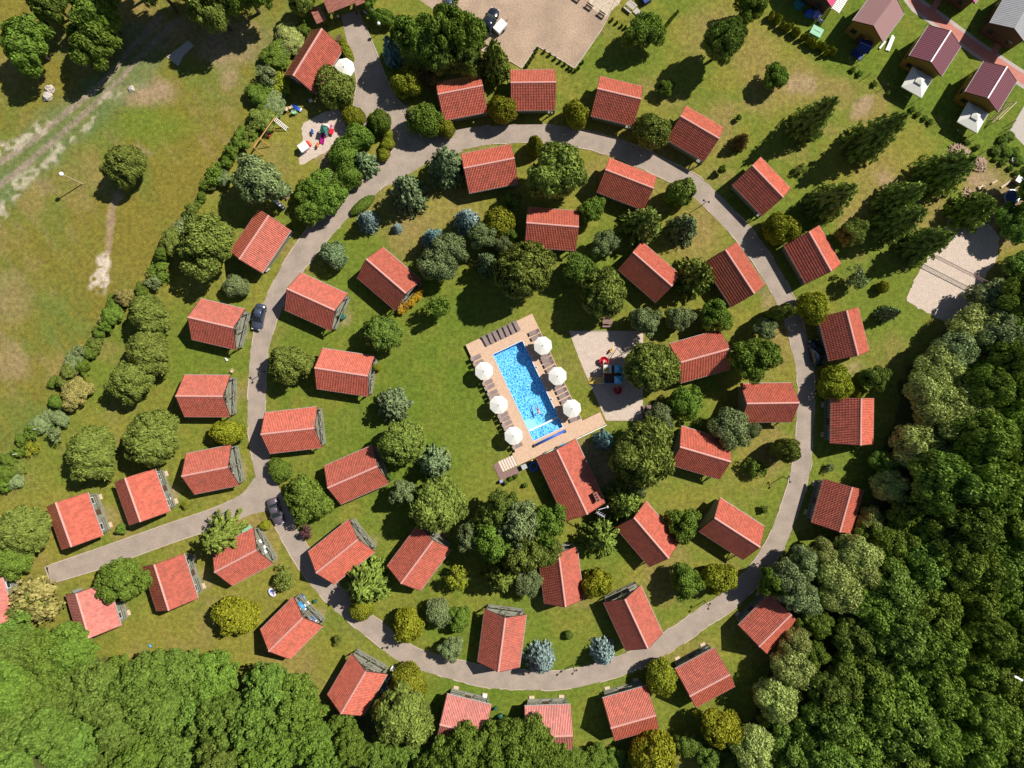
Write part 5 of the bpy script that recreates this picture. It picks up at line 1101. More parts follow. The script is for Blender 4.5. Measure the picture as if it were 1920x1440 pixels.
p, q = up(632, 79), up(640, 69); tag(MB().bar((*p, .5), (*q, .5), .5, .06).bar((*p, .25), (*q, .25), .1, .5).build('flower_trough', M['brownwood'], None), 'brown flower trough between the reception house and the drive', 'trough')
x, y = up(762, 209); o = empty('bicycle_stand', x, y, 0, .5, 'thin dark bicycle stand at the entrance fork below the round bush', 'bicycle stand'); b = MB()
for i in range(4): b.tube([(i * .3, 0, 0), (i * .3, .1, .6), (i * .3, .5, .6), (i * .3, .6, 0)], .025, 6)
b.build('hoops', M['dark'], o); MB().bar((0, 0, .05), (.9, 0, .05), .05).build('base_rail', M['dark'], o)
# ------------------------------------------------------------------ trees: crowns of small leaf faces on clustered boughs (unit radius, unit height)
def leaf_quads(P, N, size, rg, aspect=1.0, jit=.7, along=None):
    n = len(P); N = N + rg.normal(0, jit, (n, 3)); N /= np.linalg.norm(N, axis=1)[:, None] + 1e-9
    T = along if along is not None else rg.normal(0, 1, (n, 3))
    T = T - N * (T * N).sum(1)[:, None]; T /= np.linalg.norm(T, axis=1)[:, None] + 1e-9; B = np.cross(N, T)
    s = size * rg.uniform(.6, 1.35, n)[:, None]; a = T * s * aspect; b = B * s
    V = np.stack([P - a, P - b * .8, P + a, P + b * .8], 1).reshape(-1, 3)
    return V, np.arange(4 * n).reshape(-1, 4)
def sph(n, rg):
    v = rg.normal(0, 1, (n, 3)); return v / np.linalg.norm(v, axis=1)[:, None]
def outline(th, rg, amp):
    o = np.ones_like(th)
    for k in (2, 3, 5, 7): o += amp / k * 2 * np.cos(k * th + rg.uniform(0, 6.28))
    return o
def crown_broad(seed, nb=46, per=170, leaf=.052, br=(.20, .36), amp=.10, zc=.55, zh=.44, jit=.5, aspect=1.0, flat=1.0, droop=False, bias=.15):
    rg = np.random.RandomState(seed); d = sph(nb * 3, rg); d = d[d[:, 2] > -.45][:nb]
    ph = np.arctan2(d[:, 1], d[:, 0]); rr = outline(ph, rg, amp) * rg.uniform(.52, .80, len(d))
    C = d * rr[:, None]; C[:, 2] = np.sign(C[:, 2]) * np.abs(C[:, 2]) ** flat
    Rb = rg.uniform(*br, len(d)); PP, NN, AL = [], [], []
    for c, r in zip(C, Rb):
        k = int(per * (r / np.mean(br)) ** 2); s = sph(k * 2, rg); s = s[s[:, 2] > -.55][:k]
        rad = r * rg.uniform(.70, 1.08, len(s))[:, None] ** 1.0
        PP.append(c + s * rad); NN.append(s * .8 + d[0] * 0 + c / (np.linalg.norm(c) + .3) * .5 + [0, 0, bias]); AL.append(s + np.array([0, 0, -.6 if droop else 0]))
    P = np.concatenate(PP); N = np.concatenate(NN); A = np.concatenate(AL)
    # a few darker inner leaves close the crown
    m = int(len(P) * .12); q = sph(m, rg) * rg.uniform(.2, .62, (m, 1)); P = np.concatenate([P, q]); N = np.concatenate([N, sph(m, rg)]); A = np.concatenate([A, sph(m, rg)])
    P = P * np.array([1, 1, zh]) + np.array([0, 0, zc])
    V, Q = leaf_quads(P, N, leaf, rg, aspect, jit, A if droop else None)
    V[:, 2] = V[:, 2]; bl = rg.uniform(0, 1, len(Q)); return V, Q, bl
def crown_conifer(seed, tiers=15, nbr=11, leaf=.055, power=.85, droop=.25, z0=.06, wid=.2, dens=9, jit=.5):
    rg = np.random.RandomState(seed); P, N, A = [], [], []
    for t in range(tiers):
        f = t / (tiers - 1); z = z0 + (.985 - z0) * f; R0 = (1 - f) ** power * 1.0 + .03
        n = max(4, int(nbr * (1 - .55 * f))); a0 = rg.uniform(0, 6.28)
        for k in range(n):
            a = a0 + 6.28 * k / n + rg.uniform(-.22, .22); R1 = R0 * rg.uniform(.72, 1.12); m = max(3, int(dens * (R1 + .15)))
            for i in range(m):
                s = (i + .6) / m; r = R1 * s; w = wid * (1 - .75 * s) * R1 + .02
                for side in rg.uniform(-1, 1, 4):
                    y = side * w; zz = z + .05 * s - droop * .16 * s * s * R1 + rg.uniform(-.012, .012) - abs(side) * .015
                    P.append((r * math.cos(a) - y * math.sin(a), r * math.sin(a) + y * math.cos(a), zz)); N.append((math.cos(a) * .45, math.sin(a) * .45, .8)); A.append((math.cos(a + side * .7), math.sin(a + side * .7), -.15))
    P = np.array(P); N = np.array(N); A = np.array(A)
    V, Q = leaf_quads(P, N, leaf, rg, 1.7, jit, A); return V, Q, rg.uniform(0, 1, len(Q))
def crown_ball(seed, n=5200, leaf=.05, amp=.06, lump=.10, zc=.52, zh=.47, jit=.55, cone=0.0):
    rg = np.random.RandomState(seed); s = sph(n, rg); s = s[s[:, 2] > -.85]; L = sph(60, rg); cl = np.max(s @ L.T, axis=1)
    r = (1 - lump + lump * 1.6 * sstep(.86, .995, cl)) * outline(np.arctan2(s[:, 1], s[:, 0]), rg, amp) * rg.uniform(.86, 1.03, len(s))
    P = s * r[:, None]
    if cone: P[:, :2] *= np.clip(1 - cone * (P[:, 2:3] + 1) / 2, .05, 1)
    P = P * np.array([1, 1, zh]) + np.array([0, 0, zc]); V, Q = leaf_quads(P, s + np.array([0, 0, .1]), leaf, rg, 1.3, jit); return V, Q, rg.uniform(0, 1, len(Q))
def trunk_mesh(seed, kind):
    rn = random.Random(seed); b = MB(); b.cyl((0, 0, -.0), (0, 0, .45), .075, .05, 9)
    if kind == 'conifer': b.cyl((0, 0, .45), (0, 0, .96), .05, .006, 8)
    else:
        b.cyl((0, 0, .45), (.03, .02, .8), .05, .012, 8)
        for i in range(6): a = i * 1.05 + rn.uniform(-.3, .3); z = rn.uniform(.25, .5); r = rn.uniform(.4, .7); b.cyl((0, 0, z), (r * math.cos(a), r * math.sin(a), z + rn.uniform(.15, .3)), .032, .008, 6)
    me = bpy.data.meshes.new('trunk'); me.from_pydata(b.v, [], b.f); me.update(); me.materials.append(M['bark']); return me
TRUNK = {'broad': trunk_mesh(1, 'broad'), 'conifer': trunk_mesh(2, 'conifer')}
def pool(fn, seeds, **k): return [np_mesh('crown', *fn(s, **k)[:2], None, None) if False else (lambda r: np_mesh('crown', r[0], r[1], None, r[2]))(fn(s, **k)) for s in seeds]
CR = {
 'leaf': pool(crown_broad, (1, 2, 3, 4), nb=60, per=220, leaf=.040, br=(.11, .32), amp=.17),
 'oak': pool(crown_broad, (11, 12, 13, 14), nb=115, per=150, leaf=.032, br=(.08, .24), amp=.17, flat=1.2, zc=.57, zh=.42),
 'ash': pool(crown_broad, (21, 22, 23), nb=170, per=105, leaf=.029, br=(.06, .17), amp=.15, zc=.58, zh=.40, flat=1.0),
 'willow': pool(crown_broad, (31, 32, 33), nb=52, per=300, leaf=.030, br=(.20, .38), amp=.10, droop=True, aspect=1.5, jit=.55),
 'pine': pool(crown_broad, (41, 42, 43), nb=110, per=160, leaf=.030, br=(.10, .26), amp=.09, droop=True, aspect=2.0, jit=.45),
 'sparse': pool(crown_broad, (51, 52), nb=34, per=42, leaf=.06, br=(.16, .32), amp=.2),
 'spruce': pool(crown_conifer, (61, 62, 63), tiers=15, nbr=13, power=.55),
 'blue': pool(crown_conifer, (71, 72), tiers=15, nbr=16, power=.62, wid=.26, leaf=.058, dens=8),
 'larch': pool(crown_conifer, (75,), tiers=11, nbr=10, power=.6, wid=.12, leaf=.05, dens=11, droop=.1),
 'ball': pool(crown_ball, (81, 82, 83), lump=.16, leaf=.044, n=8000, amp=.09),
 'thuja': pool(crown_ball, (91, 92), lump=.19, zc=.5, zh=.5, leaf=.046, n=8000, amp=.09),
 'cone': pool(crown_ball, (95,), lump=.12, cone=.75, zc=.5, zh=.5),
 'hedge': pool(crown_ball, (97,), lump=.05, amp=.01, leaf=.045, n=6000),
}
FM = {'mid': foliage('leaf_mid_green', (0.162, 0.241, 0.034)), 'bright': foliage('leaf_bright_green', (.175, .25, .036)), 'dark': foliage('leaf_dark_green', (0.161, 0.224, 0.039)), 'deep': foliage('leaf_deep_green', (0.178, 0.254, 0.037)),
      'olive': foliage('leaf_olive', (0.215, 0.262, 0.051)), 'yellow': foliage('leaf_yellow_green', (.27, .285, .026)), 'gold': foliage('leaf_gold', (.31, .325, .026)), 'pale': foliage('leaf_pale_willow', (.38, .43, .13)),
      'grey': foliage('leaf_grey_green', (0.242, 0.297, 0.121)), 'blue': foliage('needle_blue', (.26, .35, .33), .1), 'teal': foliage('needle_teal', (.17, .31, .30), .1), 'needle': foliage('needle_green', (0.230, 0.299, 0.063), .2), 'lneedle': foliage('needle_light_green', (.20, .26, .045), .1), 'gneedle': foliage('needle_grey_green', (0.198, 0.264, 0.121), .1),
      'ash': foliage('leaf_ash_green', (0.157, 0.237, 0.038)), 'purple': foliage('leaf_purple', (.15, .065, .075)), 'brown': foliage('needle_brown', (.24, .16, .05)), 'flower': foliage('orange_blossom', (.50, .30, .03)), 'straw': foliage('leaf_straw', (.36, .31, .10))}
for k_, v_ in CR.items():
    for me_ in v_: me_.materials.append(FM['mid'])
TREES = []
seedn = random.Random(12)
def plant(kind, col, px, py, r, h, label, name=None, cat=None, group=None, sq=1.0, rot=None, base=False):
    """px, py: middle of the crown in the photo (base=True: the foot of the trunk); r: crown radius in photo pixels; h: height in metres"""
    con = kind in ('spruce', 'blue', 'larch'); hv = 0 if base else h * (.45 if con else .57 if kind not in ('ball', 'thuja', 'hedge', 'cone') else .5)
    x, y = up(px, py, hv); rm = r * (HC - (h * .35 if base else hv)) / F
    shrub = kind in ('ball', 'thuja', 'hedge', 'cone') or h < 3.2
    name = name or ('spruce_tree' if kind == 'spruce' else 'blue_spruce_tree' if kind == 'blue' else 'larch_tree' if kind == 'larch' else 'willow_tree' if kind == 'willow' else 'pine_tree' if kind == 'pine' else 'shrub' if shrub else 'broadleaf_tree')
    cat = cat or ('shrub' if shrub else 'tree')
    o = empty(name, x, y, 0, rot if rot is not None else seedn.uniform(0, 6.28), label, cat, group)
    v = CR[kind]; me = v[seedn.randrange(len(v))]
    c = link('foliage' if shrub else 'crown', me, o); c.scale = (rm, rm * sq, h)
    c.material_slots[0].link = 'OBJECT'; c.material_slots[0].material = FM[col]
    t = link('stem' if shrub else 'trunk', TRUNK['conifer' if con or kind in ('cone', 'thuja') else 'broad'], o); q = min(rm, 4.0) * (1.0 if not shrub else .6); t.scale = (q, q, h * .93)
    return o
T = plant
# --- upper left meadow
T('leaf','mid',50,82,50,9,'bright round tree nearest the upper left corner')
T('leaf','mid',176,82,45,9,'bright round tree in the upper left, lower of two overlapping crowns'); T('leaf','mid',182,22,52,11,'bright round tree in the upper left, upper of two overlapping crowns at the edge')
T('oak','dark',92,2,40,9,'dark shaded tree at the top edge between two bright upper left crowns')
T('oak','olive',398,12,48,12,'olive tree at the top edge above the concrete slab'); T('oak','mid',455,-22,52,12,'tree crown cut by the top edge right of the olive one above the concrete slab')
for x,y,r,h in ((335,-50,55,16),(272,-48,55,17),(380,-70,50,15),(225,-75,50,16)): T('oak','dark',x,y,r,h,'tall tree standing beyond the top edge and shading the farm track','broadleaf_tree',None,'tall trees beyond the top edge')
T('pine','olive',232,310,42,7,'lone rounded olive tree in the middle of the dry meadow')
# --- wild hedge along the meadow
HD = [(548,72,24,'grey'),(530,92,22,'grey'),(515,105,25,'mid'),(566,58,20,'mid'),(500,140,30,'olive'),(522,165,28,'yellow'),(510,190,26,'olive'),(492,215,30,'mid'),(470,245,20,'mid'),(488,180,26,'dark'),(452,265,16,'mid'),(440,280,17,'dark'),(430,298,18,'mid'),(412,312,17,'mid'),(402,330,16,'dark'),(420,332,15,'mid'),(392,350,14,'mid'),(376,372,13,'mid'),(362,388,14,'mid'),(352,400,12,'dark'),
      (345,425,24,'mid'),(320,455,22,'mid'),(305,480,18,'dark'),(300,505,20,'mid'),(282,530,18,'mid'),(262,548,16,'mid'),(234,552,19,'straw'),(222,575,17,'dark'),(205,590,17,'dark'),(196,608,16,'mid'),(186,622,17,'dark'),(176,642,16,'mid'),(168,660,17,'dark'),(150,662,17,'olive'),(140,680,18,'mid'),(158,690,17,'dark'),(125,695,16,'mid'),(112,712,14,'mid'),
      (100,755,18,'mid'),(112,780,18,'grey'),(90,785,16,'olive'),(75,800,16,'mid'),(60,812,18,'dark'),(98,810,18,'grey'),(44,825,16,'dark'),(58,840,15,'yellow'),(30,845,18,'mid'),(20,862,18,'dark'),(35,875,17,'mid'),(10,885,18,'dark'),(22,900,17,'mid'),(6,915,16,'mid')]
HR_ = random.Random(77); HC_ = {'dark': ('mid', 'mid', 'bright'), 'mid': ('mid', 'bright', 'grey', 'olive'), 'olive': ('olive', 'grey'), 'grey': ('grey', 'pale'), 'yellow': ('yellow',), 'straw': ('straw',)}
for i,(x,y,r,c) in enumerate(HD):
    T(HR_.choice(('leaf','sparse','pine','leaf')), HR_.choice(HC_[c]), x + HR_.uniform(-5, 5), y + HR_.uniform(-5, 5), r * HR_.uniform(.65, 1.25), HR_.uniform(.9, 2.4) + r * .03, 'leafy bush in the wild hedge row running along the meadow edge', 'shrub', 'shrub', 'bushes of the wild meadow hedge', HR_.uniform(.65, 1.3))
for i,(x,y,r,c) in enumerate(HD):
    T(HR_.choice(('sparse','leaf','sparse')), HR_.choice(('mid','bright','grey','olive','straw')), x + HR_.uniform(-13, 13), y + HR_.uniform(-11, 11), HR_.uniform(7, 13), HR_.uniform(.7, 1.5), 'leafy bush in the wild hedge row running along the meadow edge', 'shrub', 'shrub', 'bushes of the wild meadow hedge', HR_.uniform(.65, 1.3))
T('leaf','straw',142,738,31,3.2,'pale yellow flowering bush at the meadow edge above two olive trees','shrub','shrub')
# --- around the gate and reception house
T('ball','olive',628,165,34,5,'large clipped round tree at the lower corner of the reception house','shrub'); T('hedge','yellow',650,97,26,2.4,'long clipped yellow green hedge between the reception house and the drive','hedge','hedge',None,.36,pxdir((641,76),(661,118)))
T('ball','yellow',663,219,19,3,'yellowish round bush left of the drive, just below the large clipped round tree'); T('ball','mid',672,257,24,3.6,'green round bush left of the drive, on the edge of the upper left sand'); T('ball','mid',711,229,20,4,'upright round bush on the island inside the entrance drive')
for x,y,r,l in ((726,250,10,'topmost'),(727,269,12,'middle'),(720,290,11,'lowest')): T('ball','yellow',x,y,r,1.6,l+' of three small clipped bushes along the drive island edge')
T('ball','mid',646,290,27,4,'green bush between the upper left sand and the drive, upper one'); T('spruce','gneedle',682,305,26,4.5,'dark grey green spruce at the left edge of the drive'); T('ball','mid',655,328,24,4,'green bush at the left edge of the drive below the dark spruce'); T('leaf','grey',617,336,17,3,'small blue grey bush among green bushes below the upper left sand')
T('leaf','mid',598,345,30,4.5,'green bush below the upper left sand, nearest the lawn'); T('leaf','mid',632,352,24,4,'green bush beside the ring path above the white counter'); T('leaf','mid',615,372,34,5.5,'large green bush where the ring path leaves the drive, right of the white counter'); T('leaf','mid',585,395,30,5,'green bush at the left edge of the ring path, lowest of its clump'); T('leaf','mid',570,362,22,3.6,'green bush at the left end of the clump by the white counter')
T('blue','teal',733,94,20,7,'tall narrow blue spruce beside the drive under the big dark trees',None,None,None,1.3,.2)
T('oak','mid',782,72,48,11,'big dark green tree right of the drive, left of three at the parking corner'); T('oak','mid',842,58,50,12,'big dark green tree in the middle of three at the parking corner'); T('oak','dark',818,98,42,10,'dark tree below the middle one of three at the parking corner'); T('leaf','mid',880,70,38,11,'bright leafy tree hiding the blue car at the parking corner'); T('spruce','lneedle',926,112,32,10,'olive spruce at the lower left corner of the parking ground')
T('oak','dark',870,112,36,9,'dark tree behind the leftmost cabin of the top row'); T('ball','yellow',765,154,27,4.5,'yellow green round bush right of the drive at the entrance fork'); T('sparse','brown',806,146,26,4,'sparse rusty bush behind the leftmost cabin of the top row')
T('ball','mid',797,225,30,5,'large round green bush below the leftmost cabin of the top row'); T('ball','yellow',836,240,16,3,'small yellow green bush at the lower left corner of the leftmost top cabin'); T('ball','yellow',941,206,22,5,'yellow green bush between the first two cabins of the top row',None,None,None,1.2,1.57)
T('leaf','mid',690,-2,20,4,'small tree at the top edge right of the gate roof'); T('ball','mid',716,33,24,2.4,'low green dome shrub beside the narrow sign board','shrub','shrub',None,.55,-.3); T('oak','mid',612,8,24,6,'olive tree squeezed between the gate roof and the small shed') if False else None
T('pine','olive',566,2,26,6,'feathery olive tree left of the entrance gate at the top edge')
# --- inside the top of the ring
T('spruce','gneedle',834,308,39,9,'tall grey green spruce left of the cabin inside the top of the ring'); T('spruce','gneedle',763,357,37,9,'grey green spruce at the inner left edge of the ring path'); T('hedge','mid',680,384,27,1.3,'clipped green hedge strip at the inner left edge of the ring path','hedge','hedge',None,.36,pxdir((656,402),(704,366)))
T('cone','gold',1004,270,21,5.5,'small bright cone shaped conifer at the top inner edge of the ring','conifer','tree'); T('pine','olive',1045,322,58,11,'large feathery olive pine between two cabins inside the top of the ring'); T('leaf','dark',962,378,18,4,'dark bush under the cabin inside the top of the ring')
T('blue','blue',688,413,22,5,'round blue spruce below the clipped hedge strip'); T('blue','blue',744,427,10,1.8,'tiny blue spruce on the lawn right of the round blue one'); T('blue','blue',874,411,25,6.5,'large round blue spruce in the inner grove, topmost'); T('blue','teal',811,447,23,6,'teal blue spruce at the left side of the inner grove')
T('willow','grey',843,470,34,7,'grey green tree at the left of the inner grove, upper of two'); T('willow','grey',819,494,34,7,'grey green tree at the left of the inner grove, lower of two'); T('willow','grey',905,442,25,6,'grey tree below the topmost blue spruce'); T('ball','yellow',936,420,28,5,'yellow green round tree left of the middle grove cabin'); T('spruce','gneedle',912,492,24,6,'grey green spruce at the lower edge of the inner grove'); T('willow','grey',944,458,18,4.5,'small grey tree left of the big pine of the grove')
T('pine','olive',985,505,56,12,'big feathery pine overlapping the lower left corner of the middle grove cabin',None,None,None,1.1,1.57); T('leaf','mid',955,440,16,4,'small dark green tree at the left corner of the middle grove cabin')
T('ball','gneedle',626,478,23,4.2,'small round spruce near the inner left edge of the ring','spruce_tree','tree'); T('ball','grey',442,537,21,3,'small dark round bush below the cabin leaning on the chestnut like tree')
T('leaf','grey',487,338,50,9,'large grey green tree above the white counter'); T('oak','olive',386,457,60,9.5,'big chestnut like tree with brownish candles at the upper left')
T('pine','dark',716,626,38,6.5,'dark rounded tree on the lawn above the pool lawn cabin'); T('sparse','mid',822,575,26,6.5,'thin young tree with a dark shadow on the lawn above the pool')
for x,y in ((752,580),(762,572),(772,565),(780,556),(786,548)): T('leaf','flower',x,y,10,1.3,'orange flowering bush in the strip along a cabin gable','flower_bush','flowers','orange flower strip along a gable')
T('thuja','yellow',706,690,7,1.6,'small yellow green bush at the right gable of the pool lawn cabin')
# --- right part of the inner ring
T('leaf','bright',1110,392,26,5,'bright green tree at the right end of the middle grove cabin'); T('spruce','needle',1208,418,40,9,'dark spruce between two cabins right of the middle grove'); T('spruce','gneedle',1284,426,30,7,'grey green spruce on the lawn inside the upper right bend'); T('leaf','grey',1134,458,28,5.5,'blue green leafy tree below the bright green one'); T('willow','dark',1085,506,31,6,'dark tree below the middle grove cabin'); T('pine','olive',1134,548,48,9,'feathery olive tree above the playground, casting shade toward the pool')
T('spruce','lneedle',1306,516,40,9,'olive spruce between the two cabins inside the right bend'); T('leaf','grey',1211,603,31,5.5,'blue green leafy tree shading the upper right corner of the playground sand'); T('leaf','grey',1275,596,27,5,'pale blue green tree right of the playground sand'); T('leaf','mid',1344,592,31,5.5,'green rounded tree below the dark red cabin inside the right bend'); T('pine','olive',1224,690,52,9.5,'big olive tree covering the right part of the playground sand',None,None,None,1.05); T('oak','bright',1414,672,48,9,'bright green tree right of the cabin beside the playground'); T('leaf','grey',1432,618,24,5,'grey green bush above the bright green tree'); T('thuja','lneedle',1276,362,24,5.5,'olive rounded conifer at the upper right inner edge of the ring')
T('thuja','lneedle',1463,585,20,6.5,'olive upright conifer leaning over the right inner edge of the ring',None,None,None,.7,.3)
# --- right inner, lower
T('blue','teal',1134,827,20,6,'teal blue spruce by the right end of the terrace'); T('pine','olive',1207,850,66,12,'largest feathery olive tree, right of the terrace and restaurant'); T('willow','grey',1371,803,38,6.5,'grey green willow over the corner of a right hand cabin'); T('willow','grey',1410,806,16,4,'small grey willow right of the grey green one'); T('leaf','mid',1289,757,36,5.5,'green rounded tree below the cabin beside the playground'); T('willow','grey',1240,782,26,4.5,'small grey tree beside the lower right picnic table')
T('spruce','lneedle',1171,942,38,7.5,'bright green conifer at the right eave of the restaurant'); T('willow','grey',1197,912,20,5,'blue green bush between the largest olive tree and the bright conifer'); T('larch','lneedle',1130,1007,42,7.5,'fan branched yellowish larch below the restaurant'); T('leaf','mid',1282,983,35,6,'leafy tree overlapping the cabin right of the larch'); T('sparse','mid',1418,878,22,3,'thin bush on the lawn inside the right bend'); T('thuja','lneedle',1473,844,24,6.5,'olive upright conifer at the right inner edge near the round willow',None,None,None,.75,.3); T('leaf','dark',1432,955,8,1.2,'tiny dark bush on the lawn inside the lower right bend')
# --- left of the ring
for x,y,r,l in ((278,592,42,'uppermost'),(277,662,48,'middle'),(243,714,46,'lowest')): T('pine','olive',x,y,r,6.5,l+' of three olive trees in a column left of the ring')
T('pine','olive',171,852,54,7.5,'olive tree above the farthest left cabins, left of a pair'); T('pine','olive',284,822,56,8,'olive tree above the farthest left cabins, right of a pair'); T('ball','gold',428,811,29,4,'round yellow green bush between two cabins left of the ring',None,None,None,.72,.1); T('pine','olive',543,683,42,6.5,'olive tree between the ring path and the pool lawn cabin')
T('pine','olive',40,992,52,6.5,'dark olive tree at the left edge above the dead end path'); T('leaf','mid',22,1045,42,4.5,'green bush at the left edge below the dark olive tree'); T('sparse','yellow',347,947,7,1.4,'tiny palm like bush above the dead end path'); T('leaf','mid',226,992,11,1.6,'small green bush above the dead end path between two cabins')
T('larch','lneedle',415,1006,46,9,'light green spruce spreading over a cabin roof at the lower left','spruce_tree','tree'); T('oak','mid',226,1087,52,7,'bright green tree over the stained pale red cabin'); T('sparse','straw',72,1120,50,6,'sparse straw coloured tree at the left edge'); T('sparse','olive',58,1135,42,5,'thin olive tree overlapping the straw coloured one')
T('thuja','gold',443,1156,36,4.5,'round golden green bush on the lower left lawn'); T('ball','gold',497,985,9,1.3,'small golden ball bush beside the mauve grey car'); T('sparse','purple',574,998,15,2.2,'purple leaved bush at the inner lower left edge of the ring'); T('sparse','olive',532,1085,24,3,'thin olive sapling above the inflatable boat'); T('sparse','olive',634,1200,10,1.6,'tiny sapling on the lower left lawn')
# --- lower inner lawn
T('spruce','gneedle',734,758,35,6,'small spruce on the lawn right of the cabin touching the left path'); T('pine','olive',752,830,46,8,'olive feathery tree left of the pool lawn'); T('spruce','gneedle',812,869,33,6,'round spruce at the lower left of the pool lawn'); T('ball','mid',525,881,21,2.6,'small round bush at the left inner edge of the ring'); T('leaf','bright',580,934,46,5.5,'bright leafy tree beside the mauve grey car'); T('pine','olive',822,948,56,9,'large olive tree left of the grove below the lawn',None,None,None,1.1,1.0); T('leaf','grey',757,925,26,6,'blue green tree left of the large olive tree'); T('leaf','mid',733,893,10,1.8,'small green bush at the right gable of the smudged cabin')
for x,y,r,h,c,k in ((938,958,42,9,'dark','oak'),(975,985,52,10.5,'grey','oak'),(1022,985,44,10,'mid','oak'),(925,1015,42,9,'mid','leaf'),(985,1035,46,10,'olive','oak'),(882,1005,30,7,'grey','leaf'),(1030,1035,30,8,'olive','oak'),(915,975,34,8,'olive','oak')): T(k,c,x,y,r,h,'leafy tree in the dense grove below the pool lawn','broadleaf_tree','tree','trees of the grove below the pool lawn')
T('spruce','lneedle',938,1080,38,7,'light green spruce at the foot of the grove'); T('sparse','yellow',856,1085,26,4.5,'thin yellowish tree left of the light green spruce'); T('willow','grey',990,1091,26,4.5,'grey bush left of the cabin below the grove')
T('spruce','lneedle',685,1096,46,8,'bright green spruce like tree leaning over the lower left of the ring path'); T('ball','yellow',678,1138,22,3,'yellow green bush at the foot of the spruce like tree by the path'); T('thuja','gold',765,1172,28,4.2,'yellow green bush at the inner lower left edge of the ring'); T('ball','grey',821,1147,24,3.6,'grey green bush right of the yellow green one at the lower left'); T('leaf','mid',861,1158,26,3.6,'light green bush between the grey green one and the blue spruce cabin'); T('leaf','grey',845,1216,25,4,'pale grey green bush at the bottom inner edge of the ring')
T('thuja','gold',1118,1093,26,5,'golden green bush right of the cabin below the grove'); T('leaf','mid',1286,1092,35,5.5,'green tree on the lawn inside the lower right bend'); T('thuja','yellow',1349,1085,28,4.5,'yellow green bush at the lower right inner edge of the ring'); T('blue','blue',1014,1240,30,5.5,'larger blue spruce at the bottom inner edge of the ring, left of the pair'); T('blue','blue',1131,1227,25,5,'smaller blue spruce at the bottom inner edge of the ring, right of the pair'); T('ball','dark',1066,1191,8,1.3,'tiny round bush on the bottom inner lawn')
# --- outside the ring, top right
T('leaf','mid',1208,60,38,6.5,'round green tree on the lawn right of the parking ground'); T('oak','dark',1357,76,42,11,'tall dark tree casting a long shadow on the upper right lawn'); T('leaf','mid',1405,14,31,6,'round green tree at the top edge right of the tall dark tree'); T('leaf','mid',1249,164,16,2.8,'small round tree alone on the lawn above the top row'); T('thuja','yellow',1081,214,22,4.5,'olive yellow bush between the second and third cabin of the top row'); T('ball','olive',1222,247,28,6,'olive yellow bush between the third and fourth cabin of the top row',None,None,None,1.15,1.4)
T('spruce','brown',1390,264,17,4,'small browning spruce right of the fourth top cabin'); T('leaf','mid',1353,318,8,2,'tiny tree on the lawn below the fourth top cabin'); T('leaf','mid',1453,142,26,4.5,'rounded green tree on the dry patch at the upper right'); T('leaf','mid',1385,220,6,1.3,'tiny bush on the upper right lawn'); T('leaf','dark',1480,438,0.1,.1,'x') if False else None
for bx,by,r,h,l in ((1503,242,34,11.5,'dark spruce nearest the maroon houses, leftmost of the upper right row'),(1612,276,40,12.5,'dark spruce below the gazebos with the longest shadow'),(1742,338,44,10.5,'dark spruce below the firewood heaps'),(1536,388,38,11,'dark spruce above the dark red roofed cabin outside the right bend'),(1662,424,36,10,'dark spruce left of the sand court, upper of two'),(1713,464,36,9.5,'dark spruce overlapping the edge of the sand court'),(1665,382,34,9.5,'dark spruce in the middle of the upper right group')): T('spruce','needle',bx,by,r,h,l,None,None,None,1.0,None,True)
T('spruce','lneedle',1830,392,40,7,'olive spruce beside the round trampoline'); T('sparse','olive',1503,316,12,1.8,'small sapling below the leftmost dark spruce'); T('pine','olive',1598,436,28,6,'olive rounded tree right of the dark red roofed cabin'); T('thuja','yellow',1465,430,28,5,'yellow olive bush left of the dark red roofed cabin'); T('sparse','grey',1606,522,22,4.5,'pale airy young tree left of the sand court'); T('ball','yellow',1655,538,10,2,'tiny yellow green bush left of the sand court'); T('ball','yellow',1523,577,27,5,'yellow olive bush between the two cabins outside the right bend'); T('spruce','gneedle',1668,588,17,5,'small dark spruce right of the cabin with the shaded car')
T('ball','yellow',1566,720,30,4.5,'yellow green round bush above the upright right cabin'); T('leaf','dark',1640,708,26,5,'dark bush left of the pale willows'); T('sparse','grey',1556,878,10,1.4,'tiny tuft above the tilted right cabin'); T('leaf','yellow',1612,735,12,2.2,'small yellow bush above the upright right cabin, right of the round one')
# --- pale willows along the right wood
for x,y,r,h in ((1838,616,52,7.5),(1768,692,46,8),(1745,735,44,8.5),(1765,765,48,9),(1820,755,44,10),(1800,800,46,10),(1716,838,44,8),(1755,845,30,8),(1600,1045,44,8),(1572,1078,42,8),(1545,1040,28,6),(1572,1108,42,8),(1608,1072,34,8)): T('willow','pale',x,y,r,h,'pale green willow along the edge of the dense right wood','willow_tree','tree','pale willows along the right wood')
T('willow','pale',1671,911,34,6.5,'single ball shaped pale willow beside the tilted right cabin'); T('willow','pale',1632,974,24,5,'small pale willow at the lower corner of the tilted right cabin'); T('willow','pale',1487,1200,30,6.5,'pale willow touching the cabin hemmed in by willows'); T('willow','pale',1492,1250,42,7.5,'largest pale willow below the hemmed in cabin'); T('willow','pale',1455,1312,40,7.5,'pale willow near the bottom right bush, upper of two'); T('willow','pale',1412,1402,42,8,'pale willow at the bottom edge right of the yellow green tree')
for x,y,r,h,c in ((1872,562,52,6.5,'grey'),(1790,655,46,8,'grey'),(1480,1085,40,8,'grey'),(1508,1060,34,7,'grey'),(1875,630,46,10,'grey'),(1450,1090,30,7,'mid'),(1500,1120,38,8,'grey')): T('leaf',c,x,y,r,h,'grey green tree at the edge of the dense right wood','broadleaf_tree','tree','grey green trees at the wood edge')
